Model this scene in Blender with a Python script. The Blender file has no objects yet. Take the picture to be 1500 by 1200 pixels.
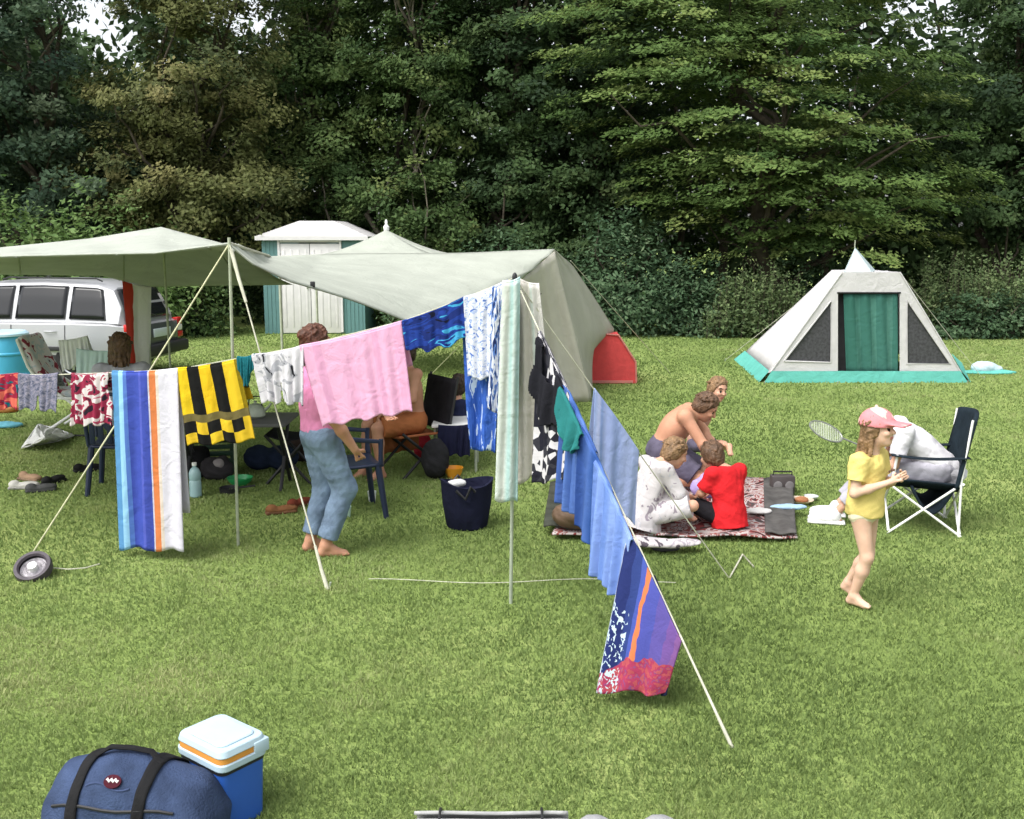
import bpy, bmesh, math, random
import numpy as np
from mathutils import Vector, Matrix
random.seed(7); RNG = np.random.default_rng(7)
sc = bpy.context.scene
COL = sc.collection
PI = math.pi
# ------------------------------------------------------------------ camera
CAMH = 2.2; TH = math.atan(255 / 1500)
cam_d = bpy.data.cameras.new('camera'); cam = bpy.data.objects.new('camera', cam_d); COL.objects.link(cam)
cam.location = (0, 0, CAMH); cam.rotation_euler = (PI / 2 - TH, 0, 0)
cam_d.sensor_width = 36; cam_d.lens = 36; cam_d.clip_start = .05; cam_d.clip_end = 900
sc.camera = cam
# ------------------------------------------------------------------ world, sun, exposure
SUN_DIR = Vector((-.42, -.38, .82)).normalized()
w = bpy.data.worlds.new("World"); sc.world = w; w.use_nodes = True
nt = w.node_tree; nt.nodes.clear()
sky = nt.nodes.new('ShaderNodeTexSky'); sky.sky_type = 'NISHITA'; sky.sun_disc = False
sky.sun_elevation = math.asin(SUN_DIR.z); sky.sun_rotation = math.atan2(SUN_DIR.x, SUN_DIR.y)
sky.air_density = 1.0; sky.dust_density = 4.0; sky.ozone_density = 1.0
hs = nt.nodes.new('ShaderNodeHueSaturation'); hs.inputs['Saturation'].default_value = .22; hs.inputs['Value'].default_value = 1.0
bg = nt.nodes.new('ShaderNodeBackground'); bg.inputs['Strength'].default_value = .15
wo = nt.nodes.new('ShaderNodeOutputWorld')
nt.links.new(sky.outputs[0], hs.inputs['Color']); nt.links.new(hs.outputs[0], bg.inputs[0]); nt.links.new(bg.outputs[0], wo.inputs[0])
sd = bpy.data.lights.new('sun', 'SUN'); sun = bpy.data.objects.new('sun', sd); COL.objects.link(sun)
sd.energy = 1.3; sd.angle = math.radians(38); sd.color = (1, .98, .94)
sun.rotation_euler = SUN_DIR.to_track_quat('Z', 'Y').to_euler(); sun.location = (-6, -6, 14)
sc.view_settings.view_transform = 'Standard'; sc.view_settings.look = 'None'
sc.view_settings.gamma = 1; sc.view_settings.exposure = 1.08; sc.view_settings.use_curve_mapping = False
sc.cycles.max_bounces = 6; sc.cycles.transparent_max_bounces = 8

# ------------------------------------------------------------------ picture -> place helpers
def ray(px, py):
    u = (px - 750) / 1500; v = (600 - py) / 1500
    return u, math.cos(TH) + v * math.sin(TH), -math.sin(TH) + v * math.cos(TH)
def P(px, py, Y):
    d = ray(px, py); t = Y / d[1]
    return Vector((d[0] * t, Y, CAMH + d[2] * t))
def G(px, py, z=0.0):
    d = ray(px, py); t = (CAMH - z) / -d[2]
    return Vector((d[0] * t, d[1] * t, z))
def lerp(a, b, t): return a + (b - a) * t

# ------------------------------------------------------------------ object helpers
def tag(o, label=None, cat=None, group=None, kind=None):
    if label: o['label'] = label
    if cat: o['category'] = cat
    if group: o['group'] = group
    if kind: o['kind'] = kind
    return o
def thing(name, label, cat, loc=(0, 0, 0), rz=0, group=None):
    o = bpy.data.objects.new(name, None); COL.objects.link(o); o.empty_display_size = .1
    o.location = loc; o.rotation_euler = (0, 0, rz)
    return tag(o, label, cat, group)
def link_mesh(name, me, mat, parent=None, loc=None):
    o = bpy.data.objects.new(name, me); COL.objects.link(o)
    mats = mat if isinstance(mat, (list, tuple)) else [mat]
    for m in mats: me.materials.append(m)
    if parent: o.parent = parent
    if loc is not None: o.location = loc
    return o
def copy_tree(o, parent=None):
    c = o.copy(); COL.objects.link(c); c.parent = parent
    for ch in list(o.children): copy_tree(ch, c)
    return c

class MB:
    def __init__(s): s.v = []; s.f = []; s.uv = []; s.mi = []; s.cur = 0
    def add(s, vs, fs, uvs=None):
        b = len(s.v); s.v += [tuple(x) for x in vs]
        s.uv += uvs if uvs else [(0, 0)] * len(vs)
        for f in fs: s.f.append([i + b for i in f]); s.mi.append(s.cur)
        return s
    def box(s, c, d, rz=0, bev=0, M=None):
        bm = bmesh.new(); bmesh.ops.create_cube(bm, size=1)
        for v in bm.verts: v.co = Vector((v.co.x * d[0], v.co.y * d[1], v.co.z * d[2]))
        if bev: bmesh.ops.bevel(bm, geom=bm.edges[:], offset=bev, segments=2, affect='EDGES', profile=.5)
        T = M if M else Matrix.Translation(Vector(c)) @ Matrix.Rotation(rz, 4, 'Z')
        bm.verts.index_update()
        s.add([T @ v.co for v in bm.verts], [[v.index for v in f.verts] for f in bm.faces]); bm.free(); return s
    def tube(s, pts, r, n=8, cap=True, flat=None):
        pts = [Vector(p) for p in pts]; m = len(pts)
        rs = list(r) if isinstance(r, (list, tuple)) else [r] * m
        t0 = (pts[1] - pts[0]).normalized()
        a = Vector((0, 0, 1)) if abs(t0.z) < .9 else Vector((1, 0, 0))
        n0 = (a - t0 * a.dot(t0)).normalized(); vs = []
        for i in range(m):
            t = (pts[min(i + 1, m - 1)] - pts[max(i - 1, 0)]).normalized()
            n0 = (n0 - t * n0.dot(t)).normalized(); b0 = t.cross(n0)
            for k in range(n):
                A = 2 * PI * k / n
                vs.append(pts[i] + n0 * math.cos(A) * rs[i] * (flat or 1) + b0 * math.sin(A) * rs[i])
        fs = [[i * n + k, i * n + (k + 1) % n, (i + 1) * n + (k + 1) % n, (i + 1) * n + k] for i in range(m - 1) for k in range(n)]
        if cap: fs += [list(range(n))[::-1], [(m - 1) * n + k for k in range(n)]]
        return s.add(vs, fs)
    def lathe(s, prof, c=(0, 0, 0), n=24, M=None, cap=True):
        vs = []; m = len(prof); T = M if M else Matrix.Translation(Vector(c))
        for r, z in prof:
            for k in range(n):
                A = 2 * PI * k / n; vs.append(T @ Vector((r * math.cos(A), r * math.sin(A), z)))
        fs = [[i * n + k, i * n + (k + 1) % n, (i + 1) * n + (k + 1) % n, (i + 1) * n + k] for i in range(m - 1) for k in range(n)]
        if cap: fs += [list(range(n))[::-1], [(m - 1) * n + k for k in range(n)]]
        return s.add(vs, fs)
    def grid(s, fn, nu, nv, mask=None):
        vs = []; uvs = []
        for j in range(nv + 1):
            for i in range(nu + 1):
                vs.append(fn(i / nu, j / nv)); uvs.append((i / nu, j / nv))
        fs = [[j * (nu + 1) + i, j * (nu + 1) + i + 1, (j + 1) * (nu + 1) + i + 1, (j + 1) * (nu + 1) + i]
              for j in range(nv) for i in range(nu) if mask is None or mask((i + .5) / nu, (j + .5) / nv)]
        return s.add(vs, fs, uvs)
    def poly(s, pts, th, nrm=None):
        pts = [Vector(p) for p in pts]; n = len(pts)
        N = Vector(nrm).normalized() if nrm else (pts[1] - pts[0]).cross(pts[2] - pts[0]).normalized()
        vs = [p + N * th / 2 for p in pts] + [p - N * th / 2 for p in pts]
        return s.add(vs, [list(range(n)), list(range(2 * n - 1, n - 1, -1))] + [[i, i + n, (i + 1) % n + n, (i + 1) % n] for i in range(n)])
    def build(s, name, mat, parent=None, world=False, smooth=True, fix=True, solid=0, origin=None, auto=35):
        off = Vector(origin) if origin is not None else (parent.location if (world and parent) else Vector((0, 0, 0)))
        me = bpy.data.meshes.new(name)
        me.from_pydata([tuple(Vector(v) - off) for v in s.v], [], s.f)
        ul = me.uv_layers.new(name='UVMap')
        li = np.empty(len(me.loops), dtype=np.int32); me.loops.foreach_get('vertex_index', li)
        ul.data.foreach_set('uv', np.array(s.uv, dtype=np.float32)[li].ravel())
        if any(s.mi): me.polygons.foreach_set('material_index', np.array(s.mi, dtype=np.int32))
        bm = bmesh.new(); bm.from_mesh(me)
        lone = [v for v in bm.verts if not v.link_faces]
        if lone: bmesh.ops.delete(bm, geom=lone, context='VERTS')
        if fix: bmesh.ops.recalc_face_normals(bm, faces=bm.faces[:])
        if smooth:
            lim = math.radians(auto)
            for e in bm.edges:
                e.smooth = not (len(e.link_faces) == 2 and e.calc_face_angle(0) > lim)
            for f in bm.faces: f.smooth = True
        bm.to_mesh(me); bm.free(); me.update()
        o = link_mesh(name, me, mat, parent, origin)
        if solid:
            md = o.modifiers.new('thickness', 'SOLIDIFY'); md.thickness = solid; md.offset = 0
        return o

# ------------------------------------------------------------------ materials
def nodes(name):
    m = bpy.data.materials.new(name); m.use_nodes = True; t = m.node_tree
    return m, t, t.nodes['Principled BSDF']
def nn(t, typ, **kw):
    n = t.nodes.new(typ)
    for k, v in kw.items(): setattr(n, k, v)
    return n
def ramp(t, stops, interp='LINEAR'):
    r = t.nodes.new('ShaderNodeValToRGB'); e = r.color_ramp; e.interpolation = interp
    while len(e.elements) < len(stops): e.elements.new(.5)
    for x, (p, c) in zip(e.elements, stops): x.position = p; x.color = (*c, 1)
    return r
def add_bump(t, b, scale, strength, coord='Object', dist=.01, detail=4, stretch=None):
    tc = nn(t, 'ShaderNodeTexCoord'); n = nn(t, 'ShaderNodeTexNoise'); n.inputs['Scale'].default_value = scale; n.inputs['Detail'].default_value = detail
    src = tc.outputs[coord]
    if stretch:
        mp = nn(t, 'ShaderNodeMapping'); mp.inputs['Scale'].default_value = stretch; t.links.new(src, mp.inputs[0]); src = mp.outputs[0]
    t.links.new(src, n.inputs['Vector'])
    bu = nn(t, 'ShaderNodeBump'); bu.inputs['Strength'].default_value = strength; bu.inputs['Distance'].default_value = dist
    t.links.new(n.outputs[0], bu.inputs['Height']); t.links.new(bu.outputs[0], b.inputs['Normal'])
def MAT(name, col, rough=.8, var=.18, scale=14, bump=.25, bscale=60, metal=0, spec=.3, coord='Object', stretch=None):
    m, t, b = nodes(name)
    tc = nn(t, 'ShaderNodeTexCoord'); n = nn(t, 'ShaderNodeTexNoise'); n.inputs['Scale'].default_value = scale; n.inputs['Detail'].default_value = 5
    t.links.new(tc.outputs[coord], n.inputs['Vector'])
    c = np.array(col)
    r = ramp(t, [(.3, tuple(c * (1 - var))), (.7, tuple(np.minimum(c * (1 + var), .95)))])
    t.links.new(n.outputs[0], r.inputs[0]); t.links.new(r.outputs[0], b.inputs['Base Color'])
    b.inputs['Roughness'].default_value = rough; b.inputs['Metallic'].default_value = metal; b.inputs['Specular IOR Level'].default_value = spec
    if bump: add_bump(t, b, bscale, bump, coord, stretch=stretch)
    return m
def cloth_finish(t, b, out, trans=.25, bump=.35, bscale=90):
    b.inputs['Roughness'].default_value = .92; b.inputs['Specular IOR Level'].default_value = .1
    add_bump(t, b, bscale, bump, 'Object', .006)
    b1 = [n for n in t.nodes if n.type == 'BUMP'][-1]; tc2 = nn(t, 'ShaderNodeTexCoord'); n2 = nn(t, 'ShaderNodeTexNoise'); n2.inputs['Scale'].default_value = 7; n2.inputs['Detail'].default_value = 3; n2.inputs['Distortion'].default_value = 1.2
    b2 = nn(t, 'ShaderNodeBump'); b2.inputs['Strength'].default_value = .35; b2.inputs['Distance'].default_value = .04; t.links.new(tc2.outputs['Object'], n2.inputs['Vector']); t.links.new(n2.outputs[0], b2.inputs['Height']); t.links.new(b2.outputs[0], b1.inputs['Normal'])
    tr = nn(t, 'ShaderNodeBsdfTranslucent'); mx = nn(t, 'ShaderNodeMixShader'); mx.inputs[0].default_value = trans
    t.links.new(out, b.inputs['Base Color']); t.links.new(out, tr.inputs['Color'])
    o = t.nodes['Material Output']; t.links.new(b.outputs[0], mx.inputs[1]); t.links.new(tr.outputs[0], mx.inputs[2]); t.links.new(mx.outputs[0], o.inputs['Surface'])
def CLOTH(name, col, var=.08, trans=.25, scale=9):
    m, t, b = nodes(name)
    tc = nn(t, 'ShaderNodeTexCoord'); n = nn(t, 'ShaderNodeTexNoise'); n.inputs['Scale'].default_value = scale; n.inputs['Detail'].default_value = 6
    t.links.new(tc.outputs['Object'], n.inputs['Vector'])
    c = np.array(col); r = ramp(t, [(.3, tuple(c * (1 - var))), (.7, tuple(np.minimum(c * (1 + var), .9)))])
    t.links.new(n.outputs[0], r.inputs[0]); cloth_finish(t, b, r.outputs[0], trans); return m
def STRIPES(name, stops, axis='X', wob=.0, trans=.2, wscale=3, interp='CONSTANT'):
    m, t, b = nodes(name)
    tc = nn(t, 'ShaderNodeTexCoord'); sp = nn(t, 'ShaderNodeSeparateXYZ'); t.links.new(tc.outputs['UV'], sp.inputs[0]); src = sp.outputs[axis]
    if wob:
        n = nn(t, 'ShaderNodeTexNoise'); n.inputs['Scale'].default_value = wscale; n.inputs['Detail'].default_value = 3; t.links.new(tc.outputs['UV'], n.inputs['Vector'])
        ma = nn(t, 'ShaderNodeMath', operation='MULTIPLY_ADD'); ma.inputs[1].default_value = wob
        t.links.new(n.outputs[0], ma.inputs[0]); t.links.new(src, ma.inputs[2]); sb = nn(t, 'ShaderNodeMath', operation='SUBTRACT'); sb.inputs[1].default_value = wob / 2
        t.links.new(ma.outputs[0], sb.inputs[0]); src = sb.outputs[0]
    r = ramp(t, stops, interp); t.links.new(src, r.inputs[0]); cloth_finish(t, b, r.outputs[0], trans); return m
def PRINT(name, stops, scale=9, kind='noise', trans=.2, dist=1.0, coord='UV', sx=1, sy=1):
    """a cloth printed with blotches"""
    m, t, b = nodes(name)
    tc = nn(t, 'ShaderNodeTexCoord'); mp = nn(t, 'ShaderNodeMapping'); mp.inputs['Scale'].default_value = (sx, sy, 1); t.links.new(tc.outputs[coord], mp.inputs[0])
    if kind == 'noise':
        n = nn(t, 'ShaderNodeTexNoise'); n.inputs['Detail'].default_value = 2.5; n.inputs['Distortion'].default_value = dist; out = n.outputs[0]
    else:
        n = nn(t, 'ShaderNodeTexVoronoi'); out = n.outputs['Color']
    n.inputs['Scale'].default_value = scale; t.links.new(mp.outputs[0], n.inputs['Vector'])
    if kind != 'noise':
        s2 = nn(t, 'ShaderNodeSeparateXYZ'); t.links.new(out, s2.inputs[0]); out = s2.outputs['X']
    r = ramp(t, stops, 'CONSTANT'); t.links.new(out, r.inputs[0]); cloth_finish(t, b, r.outputs[0], trans); return m
def LEAF(name, c0, c1, c2, trans=.32, rough=.55):
    m, t, b = nodes(name)
    at = nn(t, 'ShaderNodeAttribute', attribute_name='tint')
    r = ramp(t, [(0, c0), (.55, c1), (1, c2)]); t.links.new(at.outputs['Fac'], r.inputs[0])
    t.links.new(r.outputs[0], b.inputs['Base Color']); b.inputs['Roughness'].default_value = rough; b.inputs['Specular IOR Level'].default_value = .10
    tr = nn(t, 'ShaderNodeBsdfTranslucent'); t.links.new(r.outputs[0], tr.inputs['Color'])
    mx = nn(t, 'ShaderNodeMixShader'); mx.inputs[0].default_value = trans; o = t.nodes['Material Output']
    t.links.new(b.outputs[0], mx.inputs[1]); t.links.new(tr.outputs[0], mx.inputs[2]); t.links.new(mx.outputs[0], o.inputs['Surface'])
    return m
def PLASTIC(name, col, rough=.4, **k): return MAT(name, col, rough, k.pop('var', .06), k.pop('scale', 6), k.pop('bump', .06), k.pop('bscale', 40), spec=.45, **k)
m_rope = MAT('rope', (.46, .455, .36), .9, bscale=300)
m_rope_y = MAT('yellow_rope', (.56, .55, .36), .9, bscale=300)
m_steel = MAT('steel_pole', (.34, .38, .30), .45, metal=.2, bump=.05)
m_alu = MAT('pale_pole', (.40, .43, .33), .5, metal=.3, bump=.05)
m_black = PLASTIC('black_plastic', (.012, .012, .014), .5)
m_navyp = PLASTIC('navy_plastic', (.012, .02, .05), .45)
m_white = PLASTIC('white_plastic', (.75, .75, .73), .45)
m_canvas = CLOTH('grey_green_canvas', (.44, .465, .405), .08, .24, 3)
m_bark = MAT('bark', (.055, .045, .033), .95, .4, 6, .8, 18)
m_bark2 = MAT('pale_bark', (.12, .105, .08), .95, .35, 6, .8, 18)
# ------------------------------------------------------------------ signed-distance modelling for bodies, clothes, soft bags
class SDF:
    """a union of soft primitives, meshed as ONE continuous surface"""
    def __init__(s, vox=.006): s.vox = vox; s.pr = []
    def cone(s, a, b, ra, rb, k=.012, cuts=()):
        a = np.array(a, float); b = np.array(b, float); R = max(ra, rb)
        def fn(p):
            ba = b - a; t = np.clip(((p - a) @ ba) / max(ba @ ba, 1e-9), 0, 1)
            return np.linalg.norm(p - a - t[..., None] * ba, axis=-1) - (ra + (rb - ra) * t)
        s.pr.append((fn, np.minimum(a, b) - R, np.maximum(a, b) + R, k, cuts)); return s
    def ell(s, c, r, R=None, k=.015, cuts=()):
        c = np.array(c, float); r = np.array(r, float); R = np.eye(3) if R is None else np.array(R, float)
        def fn(p):
            q = (p - c) @ R; k0 = np.linalg.norm(q / r, axis=-1); k1 = np.linalg.norm(q / (r * r), axis=-1)
            return k0 * (k0 - 1) / np.maximum(k1, 1e-6)
        e = np.abs(R) @ r; s.pr.append((fn, c - e, c + e, k, cuts)); return s
    def rbox(s, c, h, rad, R=None, k=.01, cuts=()):
        c = np.array(c, float); h = np.array(h, float); R = np.eye(3) if R is None else np.array(R, float)
        def fn(p):
            q = np.abs((p - c) @ R) - (h - rad)
            return np.linalg.norm(np.maximum(q, 0), axis=-1) + np.minimum(q.max(axis=-1), 0) - rad
        e = np.abs(R) @ h; s.pr.append((fn, c - e, c + e, k, cuts)); return s
    def mesh(s, name, mat, parent=None, wrinkle=0, wfreq=30, post=None, loc=None, seed=0, floor=None):
        vx = s.vox; pad = 4 * vx + .02
        lo = np.min([p[1] for p in s.pr], axis=0) - pad; hi = np.max([p[2] for p in s.pr], axis=0) + pad
        n = np.ceil((hi - lo) / vx).astype(int) + 1
        D = np.full(n, .08, np.float32)
        ax = [lo[i] + vx * np.arange(n[i]) for i in range(3)]
        for fn, a, b, k, cuts in s.pr:
            m = max(k, 3 * vx) + vx
            i0 = np.maximum(np.floor((a - m - lo) / vx).astype(int), 0); i1 = np.minimum(np.ceil((b + m - lo) / vx).astype(int) + 1, n)
            sl = tuple(slice(i0[i], i1[i]) for i in range(3))
            p = np.stack(np.meshgrid(*[ax[i][sl[i]] for i in range(3)], indexing='ij'), -1)
            d = fn(p)
            for q, nr in cuts:
                nr = np.array(nr, float); nr /= np.linalg.norm(nr); d = np.maximum(d, (p - np.array(q, float)) @ nr)
            o = D[sl]
            if k > 0:
                h = np.clip(k - np.abs(o - d), 0, None) / k; D[sl] = np.minimum(o, d) - h * h * k * .25
            else: D[sl] = np.minimum(o, d)
        if floor is not None: D = np.maximum(D, (floor - ax[2])[None, None, :].astype(np.float32))
        V, F = surface_nets(D, lo, vx)
        if wrinkle:
            rg = np.random.default_rng(seed + 5); dz = np.zeros(len(V))
            for q in range(9):
                kv = rg.normal(size=3) * wfreq * (1 + .35 * q); dz += np.sin(V @ kv + rg.uniform(0, 6.3) + 1.5 * np.sin(V @ rg.normal(size=3) * wfreq * .5)) / (1 + .35 * q)
            N = vnormals(V, F); V = V + N * (dz * wrinkle / 3)[:, None]
        me = bpy.data.meshes.new(name); fast_mesh(me, V, F)
        mats = mat if isinstance(mat, (list, tuple)) else [mat]
        o = link_mesh(name, me, mats, parent, loc)
        if post:
            c = V[F].mean(axis=1); mi = np.zeros(len(F), np.int32); post(c, mi)
            me.polygons.foreach_set('material_index', mi)
        return o
def vnormals(V, F):
    fn = np.cross(V[F[:, 2]] - V[F[:, 0]], V[F[:, 3]] - V[F[:, 1]]); N = np.zeros_like(V)
    for i in range(4): np.add.at(N, F[:, i], fn)
    return N / np.maximum(np.linalg.norm(N, axis=1), 1e-9)[:, None]
def fast_mesh(me, V, F, smooth=True):
    nf, k = F.shape
    me.vertices.add(len(V)); me.vertices.foreach_set('co', np.ascontiguousarray(V, dtype=np.float32).ravel())
    me.loops.add(nf * k); me.loops.foreach_set('vertex_index', np.ascontiguousarray(F, dtype=np.int32).ravel())
    me.polygons.add(nf); me.polygons.foreach_set('loop_start', np.arange(0, nf * k, k, dtype=np.int32))
    if smooth: me.polygons.foreach_set('use_smooth', np.ones(nf, dtype=bool))
    me.update(calc_edges=True); me.validate()
def surface_nets(D, lo, vx):
    S = D < 0; n = np.array(D.shape)
    c = [S[i:n[0] - 1 + i, j:n[1] - 1 + j, k:n[2] - 1 + k] for i in (0, 1) for j in (0, 1) for k in (0, 1)]
    cnt = sum(x.astype(np.int8) for x in c); act = (cnt > 0) & (cnt < 8)
    idx = np.full(act.shape, -1, np.int64); A = np.argwhere(act); idx[act] = np.arange(len(A))
    acc = np.zeros((len(A), 3)); w = np.zeros(len(A))
    corners = [(i, j, k) for i in (0, 1) for j in (0, 1) for k in (0, 1)]
    for a in corners:
        for d in range(3):
            if a[d]: continue
            b = list(a); b[d] = 1
            da = D[A[:, 0] + a[0], A[:, 1] + a[1], A[:, 2] + a[2]]; db = D[A[:, 0] + b[0], A[:, 1] + b[1], A[:, 2] + b[2]]
            x = (da < 0) != (db < 0); t = np.where(x, da / np.where(x, da - db, 1), 0)
            pt = np.tile(np.array(a, float), (len(A), 1)); pt[:, d] += t
            acc += pt * x[:, None]; w += x
    V = lo + (A + acc / w[:, None]) * vx
    Fs = []
    for d in range(3):
        u, v = [(1, 2), (2, 0), (0, 1)][d]
        s0 = [slice(None)] * 3; s1 = [slice(None)] * 3; s0[d] = slice(0, -1); s1[d] = slice(1, None)
        a = S[tuple(s0)]; b = S[tuple(s1)]
        E = np.argwhere(a != b)
        E = E[(E[:, u] > 0) & (E[:, v] > 0) & (E[:, u] < n[u] - 1) & (E[:, v] < n[v] - 1)]
        ins = a[E[:, 0], E[:, 1], E[:, 2]]
        def cell(du, dv):
            q = E.copy(); q[:, u] -= du; q[:, v] -= dv; return idx[q[:, 0], q[:, 1], q[:, 2]]
        f = np.stack([cell(1, 1), cell(0, 1), cell(0, 0), cell(1, 0)], 1)
        f[~ins] = f[~ins][:, ::-1]; Fs.append(f)
    return V, np.concatenate(Fs)

# ------------------------------------------------------------------ people
def SKIN(name, col):
    m, t, b = nodes(name)
    tc = nn(t, 'ShaderNodeTexCoord'); n = nn(t, 'ShaderNodeTexNoise'); n.inputs['Scale'].default_value = 12; n.inputs['Detail'].default_value = 4; t.links.new(tc.outputs['Object'], n.inputs[0])
    c = np.array(col); r = ramp(t, [(.3, tuple(c * np.array((.92, .86, .84)))), (.7, tuple(c * np.array((1.06, 1.05, 1.04))))]); t.links.new(n.outputs[0], r.inputs[0]); t.links.new(r.outputs[0], b.inputs['Base Color'])
    b.inputs['Roughness'].default_value = .55; b.inputs['Subsurface Weight'].default_value = .12; b.inputs['Subsurface Radius'].default_value = (.012, .005, .003); b.inputs['Subsurface Scale'].default_value = 1
    b.inputs['Specular IOR Level'].default_value = .3
    add_bump(t, b, 120, .08, 'Object', .003); return m
m_skin = SKIN('skin', (.56, .33, .23)); m_skin_tan = SKIN('tanned_skin', (.47, .25, .16)); m_skin_pale = SKIN('pale_skin', (.62, .42, .31))
m_eye = MAT('eye', (.03, .022, .018), .2, bump=0); m_lip = SKIN('lips', (.42, .15, .13)); m_brow = MAT('eyebrow', (.06, .04, .025), .9, bump=0)
def HAIR(name, col): return MAT(name, col, .55, .45, 30, 1.0, 60, spec=.35, stretch=(1, 1, .25))
m_hair_brown = HAIR('brown_hair', (.10, .055, .03)); m_hair_dark = HAIR('dark_hair', (.035, .022, .015)); m_hair_light = HAIR('light_brown_hair', (.20, .12, .06)); m_hair_red = HAIR('auburn_hair', (.09, .035, .02))
V3 = lambda *a: np.array(a, float)
def unit(v): v = np.array(v, float); return v / max(np.linalg.norm(v), 1e-9)
def mirror(d):
    o = dict(d)
    for k, v in d.items():
        if k.endswith('R') and k[:-1] + 'L' not in d: o[k[:-1] + 'L'] = (v[0], -v[1], v[2])
    return o
def hand(S, w, d, pn, side, sz=1.0, curl=.5):
    """palm, four unequal bent fingers and a thumb; d along the hand, pn out of the palm, side = towards the thumb"""
    d = unit(d); pn = unit(pn - d * np.dot(pn, d)); lat = np.cross(d, pn); lat = lat if np.dot(lat, side) > 0 else -lat
    w = np.array(w, float); pl = .085 * sz
    S.cone(w, w + d * .02 * sz, .021 * sz, .022 * sz, .012)
    for q in (-1, 1): S.cone(w + d * .018 * sz + lat * q * .008 * sz, w + d * pl + lat * q * .022 * sz, .0135 * sz, .0125 * sz, .01)
    for i, (o, ln) in enumerate(((.030, .068), (.010, .076), (-.010, .071), (-.029, .056))):
        p = w + d * pl + lat * o * sz; ang = .15 + .06 * i; r = .0088 * sz
        for sgm, fr in enumerate((.45, .31, .24)):
            ang += curl * (.75 + .1 * i); dr = d * math.cos(ang) + pn * math.sin(ang); dr = dr + lat * o * 1.5
            q = p + unit(dr) * ln * fr * sz; S.cone(p, q, r, r * .9, .003); p = q; r *= .9
    b = w + d * .03 * sz + lat * .024 * sz; m = b + unit(d * .6 + lat * .75 + pn * .35) * .036 * sz; e = m + unit(d * .85 + lat * .15 + pn * (.35 + .4 * curl)) * .03 * sz
    S.cone(b, m, .0125 * sz, .0105 * sz, .008); S.cone(m, e, .0105 * sz, .008 * sz, .004)
def frame(f, u):
    u = unit(u); f = np.array(f, float); f = unit(f - u * np.dot(f, u)); return f, np.cross(u, f), u
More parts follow.
